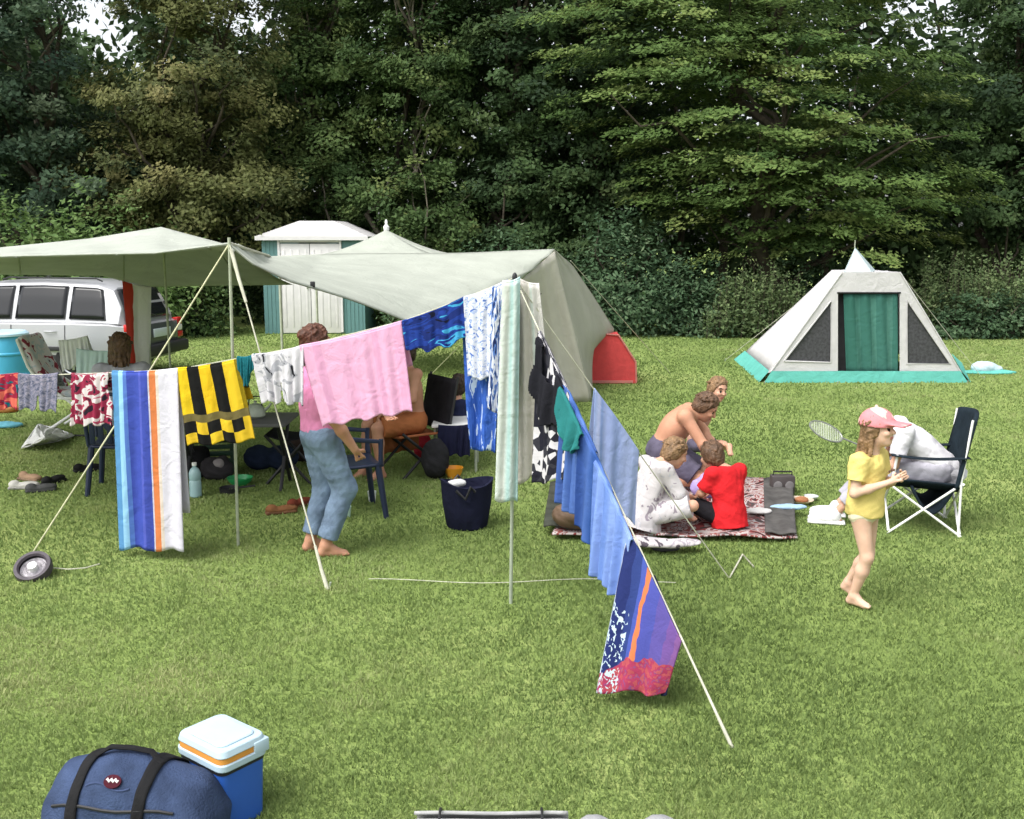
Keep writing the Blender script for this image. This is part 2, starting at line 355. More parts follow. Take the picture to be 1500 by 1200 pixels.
def person(label, loc, rz, J, sz=1.0, hs=1.0, skin=None, hair=None, hair_style='short', vox=.007, face=(1, 0, 0), up=(0, 0, 1), clothes=(), curl=.5, build=1.0, group=None, spine_f=(1, 0, 0), palms=(0, 0, -1)):
    J = mirror(J); J = {k: np.array(v, float) for k, v in J.items()}
    S = SDF(vox); b = sz * build
    sp = unit(J['che'] - J['pel']); f, l, u = frame(spine_f, sp); R = np.stack([f, l, u], 1)
    f2, l2, u2 = frame(spine_f, J['nek'] - J['che']); R2 = np.stack([f2, l2, u2], 1)
    def torso(S, e=0.0, cuts=(), k=.05):
        S.ell(J['pel'], (.105 * b + e, .155 * b + e, .125 * sz + e), R, k, cuts)
        mid = (J['pel'] + J['che']) / 2
        S.ell(mid - f * .005, (.095 * b + e, .135 * b + e, .17 * sz + e), R, k, cuts)
        S.ell(J['che'], (.110 * b + e, .155 * b + e, .17 * sz + e), R2, k, cuts)
        for s_ in 'LR': S.cone(J['che'] + (J['nek'] - J['che']) * .6, J['sh' + s_], .075 * b + e, .052 * b + e, .04, cuts)
    torso(S)
    S.cone(J['nek'] - u2 * .03 * sz, J['hed'] - unit(up) * .03 * hs, .056 * b, .049 * b * .98, .03)
    # head
    hf, hl, hu = frame(face, up); H = J['hed']; h = hs; RH = np.stack([hf, hl, hu], 1)
    at = lambda x, y, z: H + hf * x * h + hl * y * h + hu * z * h
    S.ell(at(-.012, 0, .022), (.096 * h, .076 * h, .094 * h), RH, .02)
    S.ell(at(.022, 0, -.048), (.066 * h, .056 * h, .066 * h), RH, .03)
    S.ell(at(.055, 0, -.092), (.022 * h, .024 * h, .018 * h), RH, .02)
    S.cone(at(.083, 0, .012), at(.102, 0, -.022), .008 * h, .0125 * h, .012)
    for q in (-1, 1):
        S.ell(at(.066, q * .034, -.024), (.024 * h, .024 * h, .02 * h), RH, .015)
        S.ell(at(-.012, q * .078, -.008), (.018 * h, .008 * h, .03 * h), RH, .006)
        S.cone(at(.078, q * .012, .03), at(.07, q * .05, .03), .01 * h, .008 * h, .012)
    S.ell(at(.079, 0, -.057), (.012 * h, .024 * h, .010 * h), RH, .008)
    # limbs
    for s_ in 'LR':
        q = 1 if s_ == 'L' else -1
        sh, el, wr = J['sh' + s_], J['el' + s_], J['wr' + s_]
        S.cone(sh, el, .048 * b, .036 * b, .03); S.cone(el, (el + wr * .6) / 1.6, .036 * b, .036 * b, .02); S.cone((el + wr * .6) / 1.6, wr, .036 * b, .024 * b, .02)
        hd = J.get('ha' + s_, wr - el); hand(S, wr, hd, J.get('pn' + s_, V3(*palms)), V3(0, -q, .6) if 'th' + s_ not in J else J['th' + s_], sz * .95, curl)
        hp, kn, an = J['hip' + s_], J['kn' + s_], J['an' + s_]
        S.cone(hp, kn, .082 * b, .052 * b, .04); S.cone(kn, kn * .65 + an * .35, .052 * b, .054 * b, .02); S.cone(kn * .65 + an * .35, an, .054 * b, .031 * b, .02)
        td = unit(J.get('to' + s_, V3(1, 0, -.25))); fl = .165 * sz
        heel = an - unit(td * V3(1, 1, 0) + V3(1e-6, 0, 0)) * .028 * sz + V3(0, 0, -.045 * sz)
        S.cone(an, heel, .034 * sz, .026 * sz, .02); S.cone(heel, heel + td * fl, .027 * sz, .026 * sz, .02); S.cone(an + td * .02, heel + td * fl * .85, .032 * sz, .024 * sz, .02)
        lt = unit(np.cross(td, V3(0, 0, 1)) + V3(0, 1e-6, 0))
        for i in range(5):
            o = (i - 2) * .0125 * sz; p0 = heel + td * fl * .95 + lt * o; S.cone(p0, p0 + td * (.035 - .003 * abs(i - 2 + q)) * sz, .0095 * sz, .008 * sz, .003)
    def post(c, mi):
        for q in (-1, 1):
            e = at(.083, q * .033, .004); mi[np.linalg.norm((c - e) / (h * np.array([1, 1, 1])), axis=1) < .0135] = 1
            d = (c - at(.085, q * .034, .031)) @ RH / h; mi[(np.abs(d[:, 1]) < .02) & (np.abs(d[:, 2]) < .005) & (np.abs(d[:, 0]) < .025)] = 3
        d = (c - at(.088, 0, -.057)) @ RH / h; mi[(np.abs(d[:, 1]) < .023) & (np.abs(d[:, 2]) < .0095) & (np.abs(d[:, 0]) < .02)] = 2
    body = S.mesh('person', [skin or m_skin, m_eye, m_lip, m_brow], None, post=post, loc=loc)
    body.rotation_euler = (0, 0, rz); tag(body, label, 'person', group)
    # clothes
    for c in clothes:
        C = SDF(vox); nm, mt, kind = c[0], c[1], c[2]; o = c[3] if len(c) > 3 else {}
        e = o.get('e', .014) * max(sz, .75)
        if kind == 'top':
            hem = J['pel'] + u * o.get('hem', -.05) * sz; cut = [(hem, -u), (J['nek'] + u2 * o.get('neck', .0) * sz, u2)]
            torso(C, e, cut); fl_ = o.get('flare', 0)
            if fl_: C.cone((J['pel'] + J['che']) / 2, hem, .1 * b + e, .1 * b + fl_, .05, cut)
            sl = o.get('sleeve', .55)
            for s_ in 'LR':
                sh, el, wr = J['sh' + s_], J['el' + s_], J['wr' + s_]
                if sl <= 0: continue
                a = min(sl, 1); en = sh + (el - sh) * a; C.cone(sh, en, .054 * b + e, (.046 if a < 1 else .04) * b + e + .006, .03, [(en, el - sh)] if a < 1 else [])
                if sl > 1: e2 = el + (wr - el) * (sl - 1); C.cone(el, e2, .04 * b + e, .03 * b + e, .02, [(e2, wr - el)])
        else:
            top = J['pel'] + u * o.get('top', .09) * sz
            C.ell(J['pel'], (.105 * b + e, .155 * b + e, .125 * sz + e), R, .04, [(top, u)])
            ln = o.get('len', 1.9)
            for s_ in 'LR':
                hp, kn, an = J['hip' + s_], J['kn' + s_], J['an' + s_]
                a = min(ln, 1); en = hp + (kn - hp) * a; C.cone(hp, en, .085 * b + e, (.062 if a < 1 else .054) * b + e + o.get('wide', 0) * a, .04, [(en, kn - hp)] if a < 1 else [])
                if ln > 1: e2 = kn + (an - kn) * (ln - 1); C.cone(kn, e2, .054 * b + e + o.get('wide', 0), .042 * b + e + o.get('wide', 0), .03, [(e2, an - kn)])
            if kind == 'skirt':
                en = (J['knL'] + J['knR']) / 2 * o.get('sl', .6) + J['pel'] * (1 - o.get('sl', .6)); C.cone(J['pel'], en, .13 * b + e, .17 * b + e, .04, [(en, en - J['pel'])])
        C.mesh(nm, mt, body, wrinkle=o.get('wr', .006), wfreq=o.get('wf', 22), seed=len(nm))
    # hair
    if hair:
        Hh = SDF(min(vox, .005)); cut = [(at(.055, 0, .045), hf - hu * .55)]
        Hh.ell(at(-.016, 0, .028), (.106 * h, .086 * h, .102 * h), RH, .02, cut)
        for q in (-1, 1): Hh.ell(at(-.03, q * .066, -.005), (.05 * h, .024 * h, .055 * h), RH, .02)
        Hh.ell(at(-.062, 0, -.035), (.05 * h, .07 * h, .07 * h), RH, .02)
        rg = random.Random(len(label))
        if hair_style in ('long', 'shoulder'):
            L = .30 if hair_style == 'long' else .16
            for i in range(20):
                a = PI / 2 + (i / 19) * PI; p = at(-.02 + .075 * math.cos(a), .078 * math.sin(a), .0); pts = [p]
                for q in range(1, 5):
                    p = p + (-unit(V3(0, 0, 1)) * L * h / 4 + hf * rg.uniform(-.018, .006) + hl * rg.uniform(-.012, .012)) ; pts.append(p)
                for q in range(4): Hh.cone(pts[q], pts[q + 1], (.019 - .003 * q) * h, (.016 - .003 * q) * h, .008)
        if hair_style == 'bun': Hh.ell(at(-.10, 0, .06), (.04 * h, .045 * h, .04 * h), RH, .01)
        for i in range(40):
            a = rg.uniform(0, 2 * PI); e = rg.uniform(.1, 1.3); dv = hf * math.cos(a) * math.cos(e) + hl * math.sin(a) * math.cos(e) + hu * math.sin(e)
            if np.dot(dv, hf) > .65 and e < .7: continue
            p = at(-.016, 0, .028) + dv * .098 * h; Hh.cone(p, p + (hl * rg.uniform(-.02, .02) - hf * rg.uniform(0, .03) - hu * rg.uniform(.01, .035)) * h, .011 * h, .004 * h, .008)
        Hh.mesh('hair', hair, body, wrinkle=.0045, wfreq=100)
    body['_at'] = 0; del body['_at']
    return body, J, at, (hf, hl, hu)
# ------------------------------------------------------------------ ground and lawn
def lawn_mat(name, cs, scale_big=.35):
    m, t, b = nodes(name)
    tc = nn(t, 'ShaderNodeTexCoord')
    n1 = nn(t, 'ShaderNodeTexNoise'); n1.inputs['Scale'].default_value = scale_big; n1.inputs['Detail'].default_value = 6
    n2 = nn(t, 'ShaderNodeTexNoise'); n2.inputs['Scale'].default_value = 9; n2.inputs['Detail'].default_value = 8; n2.inputs['Roughness'].default_value = .75
    for n in (n1, n2): t.links.new(tc.outputs['Object'], n.inputs['Vector'])
    mx = nn(t, 'ShaderNodeMath', operation='MULTIPLY_ADD'); mx.inputs[1].default_value = .5; t.links.new(n1.outputs[0], mx.inputs[0])
    m2 = nn(t, 'ShaderNodeMath', operation='MULTIPLY'); m2.inputs[1].default_value = .5; t.links.new(n2.outputs[0], m2.inputs[0]); t.links.new(m2.outputs[0], mx.inputs[2])
    r = ramp(t, cs); t.links.new(mx.outputs[0], r.inputs[0]); t.links.new(r.outputs[0], b.inputs['Base Color'])
    b.inputs['Roughness'].default_value = .95; b.inputs['Specular IOR Level'].default_value = .1
    add_bump(t, b, 60, .8, 'Object', .03); return m
m_ground = lawn_mat('ground_turf', [(.36, (.14, .20, .052)), (.5, (.20, .27, .078)), (.62, (.27, .32, .11))])
g = MB(); g.grid(lambda u, v: ((u - .5) * 240, v * 260 - 30, 0), 24, 26)
tag(g.build('ground', m_ground, fix=False), kind='structure')

def vnoise(x, y, f, seed):
    """cheap smooth noise for numpy arrays"""
    r = np.random.default_rng(seed); o = np.zeros_like(x)
    for i in range(6):
        k = r.normal(size=2) * f * (1 + .5 * i); o += np.sin(x * k[0] + y * k[1] + r.uniform(0, 6.3) + 1.3 * np.sin(x * k[1] * .6 - y * k[0] * .6 + i)) / (1 + .4 * i)
    return o / 2.2
def quad_mesh(name, V, n_per, mat, tint, parent=None, loc=None):
    """V (n, n_per, 3): n separate faces with a per-face tint"""
    n = len(V); me = bpy.data.meshes.new(name)
    me.vertices.add(n * n_per); me.vertices.foreach_set('co', V.astype(np.float32).ravel())
    me.loops.add(n * n_per); me.loops.foreach_set('vertex_index', np.arange(n * n_per, dtype=np.int32))
    me.polygons.add(n); me.polygons.foreach_set('loop_start', np.arange(0, n * n_per, n_per, dtype=np.int32))
    me.update(calc_edges=True)
    a = me.attributes.new('tint', 'FLOAT', 'FACE'); a.data.foreach_set('value', np.clip(tint, 0, 1).astype(np.float32))
    return link_mesh(name, me, mat, parent, loc)
def blades(y0, y1, dens, h, wd0, seed):
    r = np.random.default_rng(seed); yy = np.linspace(y0, y1, 4000); pdf = dens * (4 / yy) ** 2.15 * (1.12 * yy + 5); cdf = np.cumsum(pdf) * (yy[1] - yy[0]); n = int(cdf[-1])
    y = np.interp(r.uniform(0, cdf[-1], n), cdf, yy); wd = wd0 * (y / 4) ** 1.05; h = h * (1 + .25 * np.clip((y - 8) / 14, 0, 1)); x = r.uniform(-1, 1, n) * (.56 * y + 2.5)
    cl = vnoise(x, y, 2.2, 3); cl2 = vnoise(x, y, 9, 4); cl3 = vnoise(x, y, .55, 9)
    hh = h * (.55 + .5 * r.random(n)) * (1 + .25 * cl2); a = r.uniform(0, 2 * PI, n); ln = r.uniform(.15, 1.0, n) * hh; la = a + r.normal(0, .9, n) + PI / 2
    base = np.stack([x, y, np.zeros(n) - .003], 1); s = np.stack([np.cos(a), np.sin(a), np.zeros(n)], 1) * (wd * (.6 + .7 * r.random(n)))[:, None] / 2
    tip = base + np.stack([np.cos(la) * ln, np.sin(la) * ln, hh], 1)
    mid = base * .45 + tip * .55 + np.stack([np.zeros(n), np.zeros(n), hh * .13], 1)
    V = np.stack([base - s, base + s, mid + s * .8, tip, mid - s * .8], 1)
    t = .47 + .15 * cl + .11 * cl2 + .25 * cl3 + r.normal(0, .07, n)
    return V, t
m_grass = LEAF('grass_blades', (.118, .175, .054), (.230, .308, .105), (.40, .43, .20), .4, .65)
gv, gt = zip(blades(2.9, 24.2, 8800, .030, .0056, 1))
tag(quad_mesh('grass', np.concatenate(gv), 5, m_grass, np.concatenate(gt)), 'short mown grass covering the whole camping field', 'grass', kind='stuff')

# ------------------------------------------------------------------ trees and shrubs
def leaf_quads(C, N, size, r, aspect=.55):
    n = len(C); N = N / np.maximum(np.linalg.norm(N, axis=1, keepdims=True), 1e-6)
    a = r.normal(size=(n, 3)); T = a - N * (a * N).sum(1, keepdims=True); T /= np.maximum(np.linalg.norm(T, axis=1, keepdims=True), 1e-6); B = np.cross(N, T)
    s = size[:, None]
    return np.stack([C - T * s, C + B * s * aspect - N * s * .12 - T * s * .1, C + T * s, C - B * s * aspect - N * s * .12 - T * s * .1], 1)
def limb(mb, a, b, ra, rb, r, sag=.15, n=5):
    pts = []; L = np.linalg.norm(b - a)
    for i in range(n + 1):
        t = i / n; p = a + (b - a) * t + np.array([0, 0, sag * L * math.sin(PI * t)]) + (r.normal(size=3) * .04 * L if 0 < i < n else 0); pts.append(p)
    mb.tube(pts, [ra + (rb - ra) * i / n for i in range(n + 1)], 7); return pts
def tree(label, px, Y, H, crown, leafmat, n_cl, per, lsize, seed, bark=m_bark, style='clump', base=None, trunk_r=.16, group='trees along the edge of the field', gaps=(), name='broadleaf_tree', lean=0, trunk_top=.85, bias=.62):
    """crown = list of (dx, dy, z, rx, ry, rz) lobes; leaves sit in many small sprays through the lobes' volume"""
    r = np.random.default_rng(seed); b = G(px, 495); x0 = b.x * Y / b.y
    t = thing(name, label, 'tree', (x0, Y, 0), 0, group)
    mb = MB(); top = np.array([lean * H, .2, H * trunk_top]); tp = limb(mb, np.array([0, 0, -.1]), top, trunk_r, trunk_r * .25, r, 0, 9)
    w = np.array([c[3] * c[4] * c[5] for c in crown]) ** .75; w /= w.sum(); which = r.choice(len(crown), n_cl, p=w)
    D = r.normal(size=(n_cl, 3)); D /= np.linalg.norm(D, axis=1, keepdims=True); rad = r.uniform(0, 1, n_cl) ** (1 - bias) * (1 + .12 * r.normal(size=n_cl))
    L = np.array(crown)[which]; CC = L[:, :3] + D * rad[:, None] * L[:, 3:]
    keep = CC[:, 2] > .5
    for gx0, gy0, gx1, gy1, pr in gaps:        # thin places in the crown
        q = [ (lambda d: (750 + 1500 * d[0] / d[1], 600 - 1500 * d[2] / d[1]))((c[0] + x0, (c[1] + Y) * math.cos(TH) - (c[2] - CAMH) * math.sin(TH), (c[1] + Y) * math.sin(TH) + (c[2] - CAMH) * math.cos(TH))) for c in CC]
        q = np.array(q); ins = (q[:, 0] > gx0) & (q[:, 0] < gx1) & (q[:, 1] > gy0) & (q[:, 1] < gy1); keep &= ~(ins & (r.random(n_cl) < pr))
    CC = CC[keep]; D = D[keep]; m = len(CC)
    for i in r.choice(m, min(m, 26), replace=False):
        k = int(np.clip(CC[i][2] / (H * trunk_top) * 9 - 1.5, 1, 8)); limb(mb, np.array(tp[k]), CC[i], trunk_r * .32, .012, r, .06)
    mb.build('trunk', bark, t)
    pts = []; nr = []; sz = []; ti = []
    ct = r.normal(0, .21, m)
    for i in range(m):
        n = max(6, int(1.6 * per * r.uniform(.5, 1.5)))
        if style == 'spray':                     # flat layered sprays running outwards and drooping at the tip
            o = D[i].copy(); o[2] = 0; o = o / max(np.linalg.norm(o), .1); sd_ = np.array([-o[1], o[0], 0]); ln = r.uniform(.55, 1.25)
            s = r.uniform(-.35, 1, n); q = r.normal(0, .26, n) * (1.1 - .7 * np.abs(s))
            p = CC[i] + o * (s * ln)[:, None] + sd_ * q[:, None] * 1.15 + np.array([0, 0, 1]) * (r.normal(0, .05, n) - .22 * np.clip(s, 0, 1) ** 2 * ln)[:, None]
            N = np.array([0, 0, 1]) + o * .45 + np.array([0, -.15, 0]) + r.normal(0, .24, (n, 3))
        else:
            R = r.uniform(.28, .62); q = r.normal(size=(n, 3)); q /= np.linalg.norm(q, axis=1, keepdims=True); q *= (r.random(n) ** .5)[:, None]
            p = CC[i] + q * np.array([R, R, R * .6]); N = D[i] * .6 + np.array([0, -.15, .7]) + r.normal(0, .18, 3) + r.normal(0, .36, (n, 3))
        pts.append(p); nr.append(N); sz.append(.80 * lsize * r.uniform(.55, 1.3, n)); ti.append(np.full(n, .46 + ct[i]) + r.normal(0, .08, n))
    C = np.concatenate(pts); N = np.concatenate(nr); S_ = np.concatenate(sz); T_ = np.concatenate(ti); k = C[:, 2] > .05
    quad_mesh('crown', leaf_quads(C[k], N[k], S_[k], r), 4, leafmat, T_[k], t)
    return t
def shrub(label, px, Y, W, Dp, H, leafmat, n, lsize, seed, style='bush', name='shrub', group='undergrowth along the edge of the field', base_y=495):
    r = np.random.default_rng(seed); b = G(px, 495); x0 = b.x * Y / b.y
    t = thing(name, label, 'shrub', (x0, Y, 0), 0, group)
    st = MB()
    if style == 'stalk':                         # upright stems with leaves along them (nettles, tall grass)
        ns = int(n / 26); pts = []; N = []; S_ = []; T_ = []
        for i in range(ns):
            x = r.uniform(-W / 2, W / 2); y = r.uniform(-Dp / 2, Dp / 2); h = H * r.uniform(.55, 1.08) * (1 - .35 * (2 * x / W) ** 2); tip = np.array([x + r.normal(0, .12), y + r.normal(0, .12), h])
            if i % 4 == 0: st.tube([(x, y, 0), tuple(np.array([x, y, 0]) * .5 + tip * .5), tuple(tip)], [.008, .006, .003], 4)
            tt = r.uniform(.08, 1, 26); p = np.array([x, y, 0]) + (tip - np.array([x, y, 0])) * tt[:, None] + r.normal(0, .05, (26, 3)); pts.append(p)
            N.append(np.array([0, -.3, .8]) + r.normal(0, .6, (26, 3))); S_.append(lsize * (1.15 - .5 * tt) * r.uniform(.7, 1.2, 26)); T_.append(np.full(26, .4 + r.normal(0, .15)) + r.normal(0, .12, 26) + .12 * tt)
        C = np.concatenate(pts); N = np.concatenate(N); S_ = np.concatenate(S_); T_ = np.concatenate(T_)
    else:
        nc = max(20, n // 45); D = r.normal(size=(nc, 3)); D[:, 2] = np.abs(D[:, 2]); D[:, 1] -= .3; D /= np.linalg.norm(D, axis=1, keepdims=True)
        CC = D * (r.random(nc) ** .3)[:, None] * np.array([W / 2, Dp / 2, H]) * (1 + .13 * r.normal(size=(nc, 1))); CC[:, 2] = np.maximum(CC[:, 2], .1)
        q = r.normal(size=(nc, 45, 3)) * np.array([.17, .17, .12]) * max(.6, H / 2); C = (CC[:, None] + q).reshape(-1, 3)
        N = (D[:, None] * .7 + np.array([0, 0, .5]) + r.normal(0, .5, (nc, 45, 3))).reshape(-1, 3); S_ = lsize * r.uniform(.6, 1.25, len(C)); T_ = (.42 + r.normal(0, .16, (nc, 1)) + r.normal(0, .15, (nc, 45))).ravel()
        for i in range(0, nc, max(1, nc // 14)): limb(st, np.array([CC[i][0] * .25, CC[i][1] * .25, 0]), CC[i], .025, .006, r, .1)
    k = C[:, 2] > .02
    quad_mesh('foliage', leaf_quads(C[k], N[k], S_[k], r, .5), 4, leafmat, T_[k], t)
    st.build('stem', m_bark, t); return t
L_dark = LEAF('dark_leaves', (0.026, 0.048, 0.024), (0.062, 0.106, 0.040), (0.103, 0.143, 0.057))
L_blue = LEAF('bluish_leaves', (0.029, 0.056, 0.036), (0.066, 0.107, 0.061), (0.122, 0.158, 0.093))
L_olive = LEAF('olive_leaves', (0.059, 0.077, 0.031), (0.132, 0.146, 0.053), (0.209, 0.194, 0.082))
L_mid = LEAF('mid_leaves', (0.038, 0.072, 0.026), (0.090, 0.143, 0.048), (0.166, 0.202, 0.069))
L_horn = LEAF('hornbeam_leaves', (0.042, 0.082, 0.026), (0.118, 0.182, 0.052), (0.245, 0.290, 0.098))
L_bram = LEAF('bramble_leaves', (0.076, 0.138, 0.045), (0.176, 0.271, 0.093), (0.228, 0.299, 0.121))
L_ivy = LEAF('ivy_leaves', (0.037, 0.074, 0.040), (0.084, 0.145, 0.072), (0.155, 0.208, 0.118))
L_nett = LEAF('nettle_leaves', (0.075, 0.118, 0.053), (0.152, 0.213, 0.092), (0.203, 0.233, 0.116))
GL = [(125, 22, 225, 105, .99), (20, 40, 60, 90, .6), (60, 20, 130, 110, .35), (220, 20, 420, 90, .35)]
GR = [(1290, 5, 1400, 105, .75), (1400, 20, 1500, 100, .35)]
tree('dark bluish tree at the left end of the wood, trunk against the sky', 60, 24.2, 10.5, [(-1.2, 0, 5.2, 2.9, 2.0, 2.6), (.6, .3, 3.3, 1.9, 1.7, 1.6), (-.4, .2, 8.2, 2.4, 1.9, 2.0)], L_blue, 400, 80, .085, 11, gaps=GL, lean=.06, trunk_r=.17)
tree('olive brown tree just right of the bright sky gap', 285, 24.6, 10.2, [(0, 0, 5.4, 2.4, 1.8, 2.4), (.7, -.3, 3.2, 2.2, 1.5, 1.5), (-1.1, .2, 3.6, 1.6, 1.4, 1.6), (.3, .2, 8.3, 2.3, 1.8, 1.9)], L_olive, 480, 85, .075, 12, gaps=GL)
tree('mid green tree behind the shed with a loose crown', 470, 27.0, 11.5, [(0, 0, 6.4, 2.3, 1.9, 2.9), (.3, -.4, 3.4, 2.0, 1.5, 1.9), (0, 0, 9.6, 2.0, 1.8, 2.0)], L_mid, 460, 85, .075, 13, gaps=GL[3:], bark=m_bark2)
tree('tall dark tree with a thin pale trunk above the canopy peak', 612, 25.6, 12, [(.2, .6, 6.3, 1.8, 1.5, 3.2), (0, 0, 2.7, 1.7, 1.2, 1.6), (0, 0, 10, 1.9, 1.8, 2)], L_mid, 360, 80, .075, 14, bark=m_bark2, trunk_r=.08)
tree('darkest tree in the middle of the wood above the tent ridge', 745, 26.2, 12, [(0, 0, 6.5, 2.2, 1.8, 3.3), (0, 0, 3.0, 2.1, 1.5, 1.9), (0, 0, 10, 2.1, 1.8, 2.2)], L_dark, 380, 80, .085, 15)
tree('shady tree between the darkest tree and the big layered one', 880, 25.8, 11.5, [(0, 0, 6.0, 2.0, 1.7, 3.2), (0, -.2, 2.9, 1.9, 1.3, 1.6), (0, 0, 9.6, 2.1, 1.8, 2)], L_dark, 340, 80, .08, 16)
tree('big hornbeam with layered drooping yellow green sprays above the white tent', 1120, 23.9, 11, [(-.2, 0, 5.3, 4.3, 2.3, 2.2), (1.0, -.4, 3.3, 3.3, 1.9, 1.6), (-2.6, -.1, 6.7, 2.4, 1.6, 1.5), (0, .2, 8.6, 3.4, 2.2, 2), (-1.0, -.3, 3.6, 2.0, 1.4, 1.3)], L_horn, 620, 85, .075, 17, style='spray', trunk_r=.22, bias=.75)
tree('dark thin crowned tree at the right end with bright sky behind', 1465, 25.2, 10.5, [(.3, 0, 5.2, 2.2, 1.8, 2.4), (0, 0, 3.0, 2.1, 1.5, 1.6), (.4, 0, 8.0, 2.3, 1.8, 2.0)], L_dark, 330, 75, .085, 18, gaps=GR, trunk_r=.11)
tree('dense dark tree past the right edge of the photo', 1680, 24.5, 10.5, [(0, 0, 5.4, 2.5, 2, 3), (0, 0, 3.0, 2.4, 1.8, 2), (0, 0, 8.6, 2.2, 1.9, 1.8)], L_mid, 260, 75, .09, 19)
tree('dense tree past the left edge of the photo', -210, 24.5, 10.5, [(0, 0, 5.4, 2.5, 2, 3), (0, 0, 3.0, 2.4, 1.8, 2), (0, 0, 8.6, 2.2, 1.9, 1.8)], L_mid, 260, 75, .09, 20)
# the wood behind: one mass
def wood():
    r = np.random.default_rng(31); pts = []
    n = 150000; x = r.uniform(-24, 24, n); y = r.uniform(28, 35, n); px = 750 + 1500 * x / 31
    top = np.full(n, 12.5); top = np.where((px < 420), 8.2 + .9 * np.sin(px * .03), top); top = np.where((px > 110) & (px < 230), 6.9 + .5 * np.sin(px * .06), top); top = np.where((px > 1290) & (px < 1410), 7.3 + .5 * np.sin(px * .05), top)
    top += vnoise(x, y, 1.2, 5) * .7; z = r.random(n) ** .9 * top
    C = np.stack([x, y, z], 1); N = r.normal(0, .6, (n, 3)) + np.array([0, -.5, .5])
    tint = .4 + .2 * vnoise(x, z, .8, 6) + r.normal(0, .15, n)
    return quad_mesh('woodland', leaf_quads(C, N, r.uniform(.10, .21, n), r), 4, L_dark, tint)
tag(wood(), 'far dark wood behind the first row of trees reading as one mass', 'woodland', kind='stuff')
def wood2():
    st = MB(); r = np.random.default_rng(8)
    for i in range(26):
        x = r.uniform(-20, 20); y = r.uniform(26.5, 33); h = r.uniform(7, 9); st.tube([(x, y, 0), (x + r.normal(0, .3), y, h * .5), (x + r.normal(0, .7), y, h)], [r.uniform(.07, .16), .08, .03], 7)
    return st.build('woodland_trunks', m_bark)
tag(wood2(), 'dark trunks inside the wood behind the trees', 'woodland', kind='stuff')
for (lab, px, Y, W, Dp, H, lm, n, ls, sd_, sty) in [
    ('bright green bramble thicket behind the awning at the far left', 20, 21.6, 4.2, 1.6, 3.1, L_bram, 7500, .075, 41, 'bush'),
    ('bright green bramble mound behind the awning ridge', 170, 22.0, 3.2, 1.5, 2.95, L_bram, 5200, .07, 42, 'bush'),
    ('olive bush between the awning peak and the shed', 285, 23.0, 2.2, 1.6, 2.2, L_mid, 4500, .06, 43, 'bush'),
    ('dark bush behind the shed', 440, 26.2, 3.2, 1.6, 2.9, L_dark, 4500, .07, 44, 'bush'),
    ('dark green bush behind the pointed canopy', 620, 24.6, 2.8, 1.6, 2.5, L_mid, 4800, .065, 45, 'bush'),
    ('green bush above the tent ridge', 735, 23.4, 2.6, 1.5, 2.3, L_ivy, 4500, .06, 46, 'bush'),
    ('tall ivy covered mound right of the large tent', 905, 23.2, 3.0, 1.8, 2.75, L_ivy, 8200, .06, 47, 'bush'),
    ('low ivy hedge between the ivy mound and the nettles', 1010, 22.9, 2.3, 1.3, 1.7, L_ivy, 5200, .055, 48, 'bush'),
    ('clump of upright nettles left of the white tent', 1105, 22.6, 2.3, 1.1, 1.62, L_nett, 7000, .06, 49, 'stalk'),
    ('dark undergrowth behind the white tent', 1240, 23.4, 3.2, 1.3, 1.9, L_ivy, 5200, .065, 50, 'bush'),
    ('pale grassy shrub right of the white tent', 1390, 22.8, 2.0, 1.2, 1.9, L_nett, 6500, .055, 51, 'stalk'),
    ('yellowish tall weeds at the right edge of the field', 1480, 22.8, 2.0, 1.2, 1.8, L_nett, 6500, .06, 52, 'stalk'),
    ('low dark ivy bank at the foot of the weeds', 1440, 22.2, 3.4, .9, .95, L_ivy, 4800, .055, 53, 'bush'),
    ('low dark bank behind the awning left of the shed', 250, 23.0, 2.6, .9, 1.2, L_ivy, 4200, .06, 54, 'bush'),
    ('undergrowth past the right edge of the photo', 1640, 22.8, 3.4, 1.4, 2.0, L_nett, 5000, .065, 55, 'bush'),
    ('bramble past the left edge of the photo', -180, 22.8, 3.6, 1.6, 2.3, L_bram, 5000, .075, 56, 'bush'),
    ('shady bush in the middle gap between the canopy and the tent', 660, 22.9, 2.6, 1.0, 1.5, L_ivy, 4200, .055, 57, 'bush')]:
    shrub(lab, px, Y, W, Dp, H, lm, n, ls, sd_, sty)
# ------------------------------------------------------------------ shed
m_shedg = PLASTIC('shed_teal', (.10, .21, .21), .5); m_shedw = PLASTIC('shed_white', (.60, .585, .585), .5)
p = G(462, 489); Ys = p.y
t = thing('garden_shed', 'small metal shed with teal walls and white double doors by the hedge', 'shed', (p.x, Ys, 0))
sc_ = (P(535, 480, Ys) - P(388, 480, Ys)).x; wS = sc_
hE = P(462, 347, Ys).z; hR = P(462, 331, Ys).z + .1
wl = MB()
for s_ in (-1, 1):
    wl.box((s_ * wS * .32, .03, hE / 2), (wS * .36, .05, hE)); wl.box((s_ * (wS / 2 - .02), .95, hE / 2), (.04, 1.8, hE))
wl.box((0, 1.85, hE / 2), (wS, .05, hE)); wl.box((0, .03, hE - .06), (wS * .3, .046, .12))
for i in range(5):
    for s_ in (-1, 1): wl.box((s_ * (wS / 2 - .07 - i * .09), 0, hE / 2), (.025, .014, hE - .1))
wl.build('wall', m_shedg, t)
r_ = MB(); e = .12
r_.poly([(-wS / 2 - e, -e, hE), (wS / 2 + e, -e, hE), (wS * .22, -.05, hR), (-wS * .12, -.05, hR)], .02); r_.poly([(-wS / 2 - e, -e, hE), (-wS * .12, -.05, hR), (-wS * .12, 1.9, hR), (-wS / 2 - e, 2, hE)], .02)
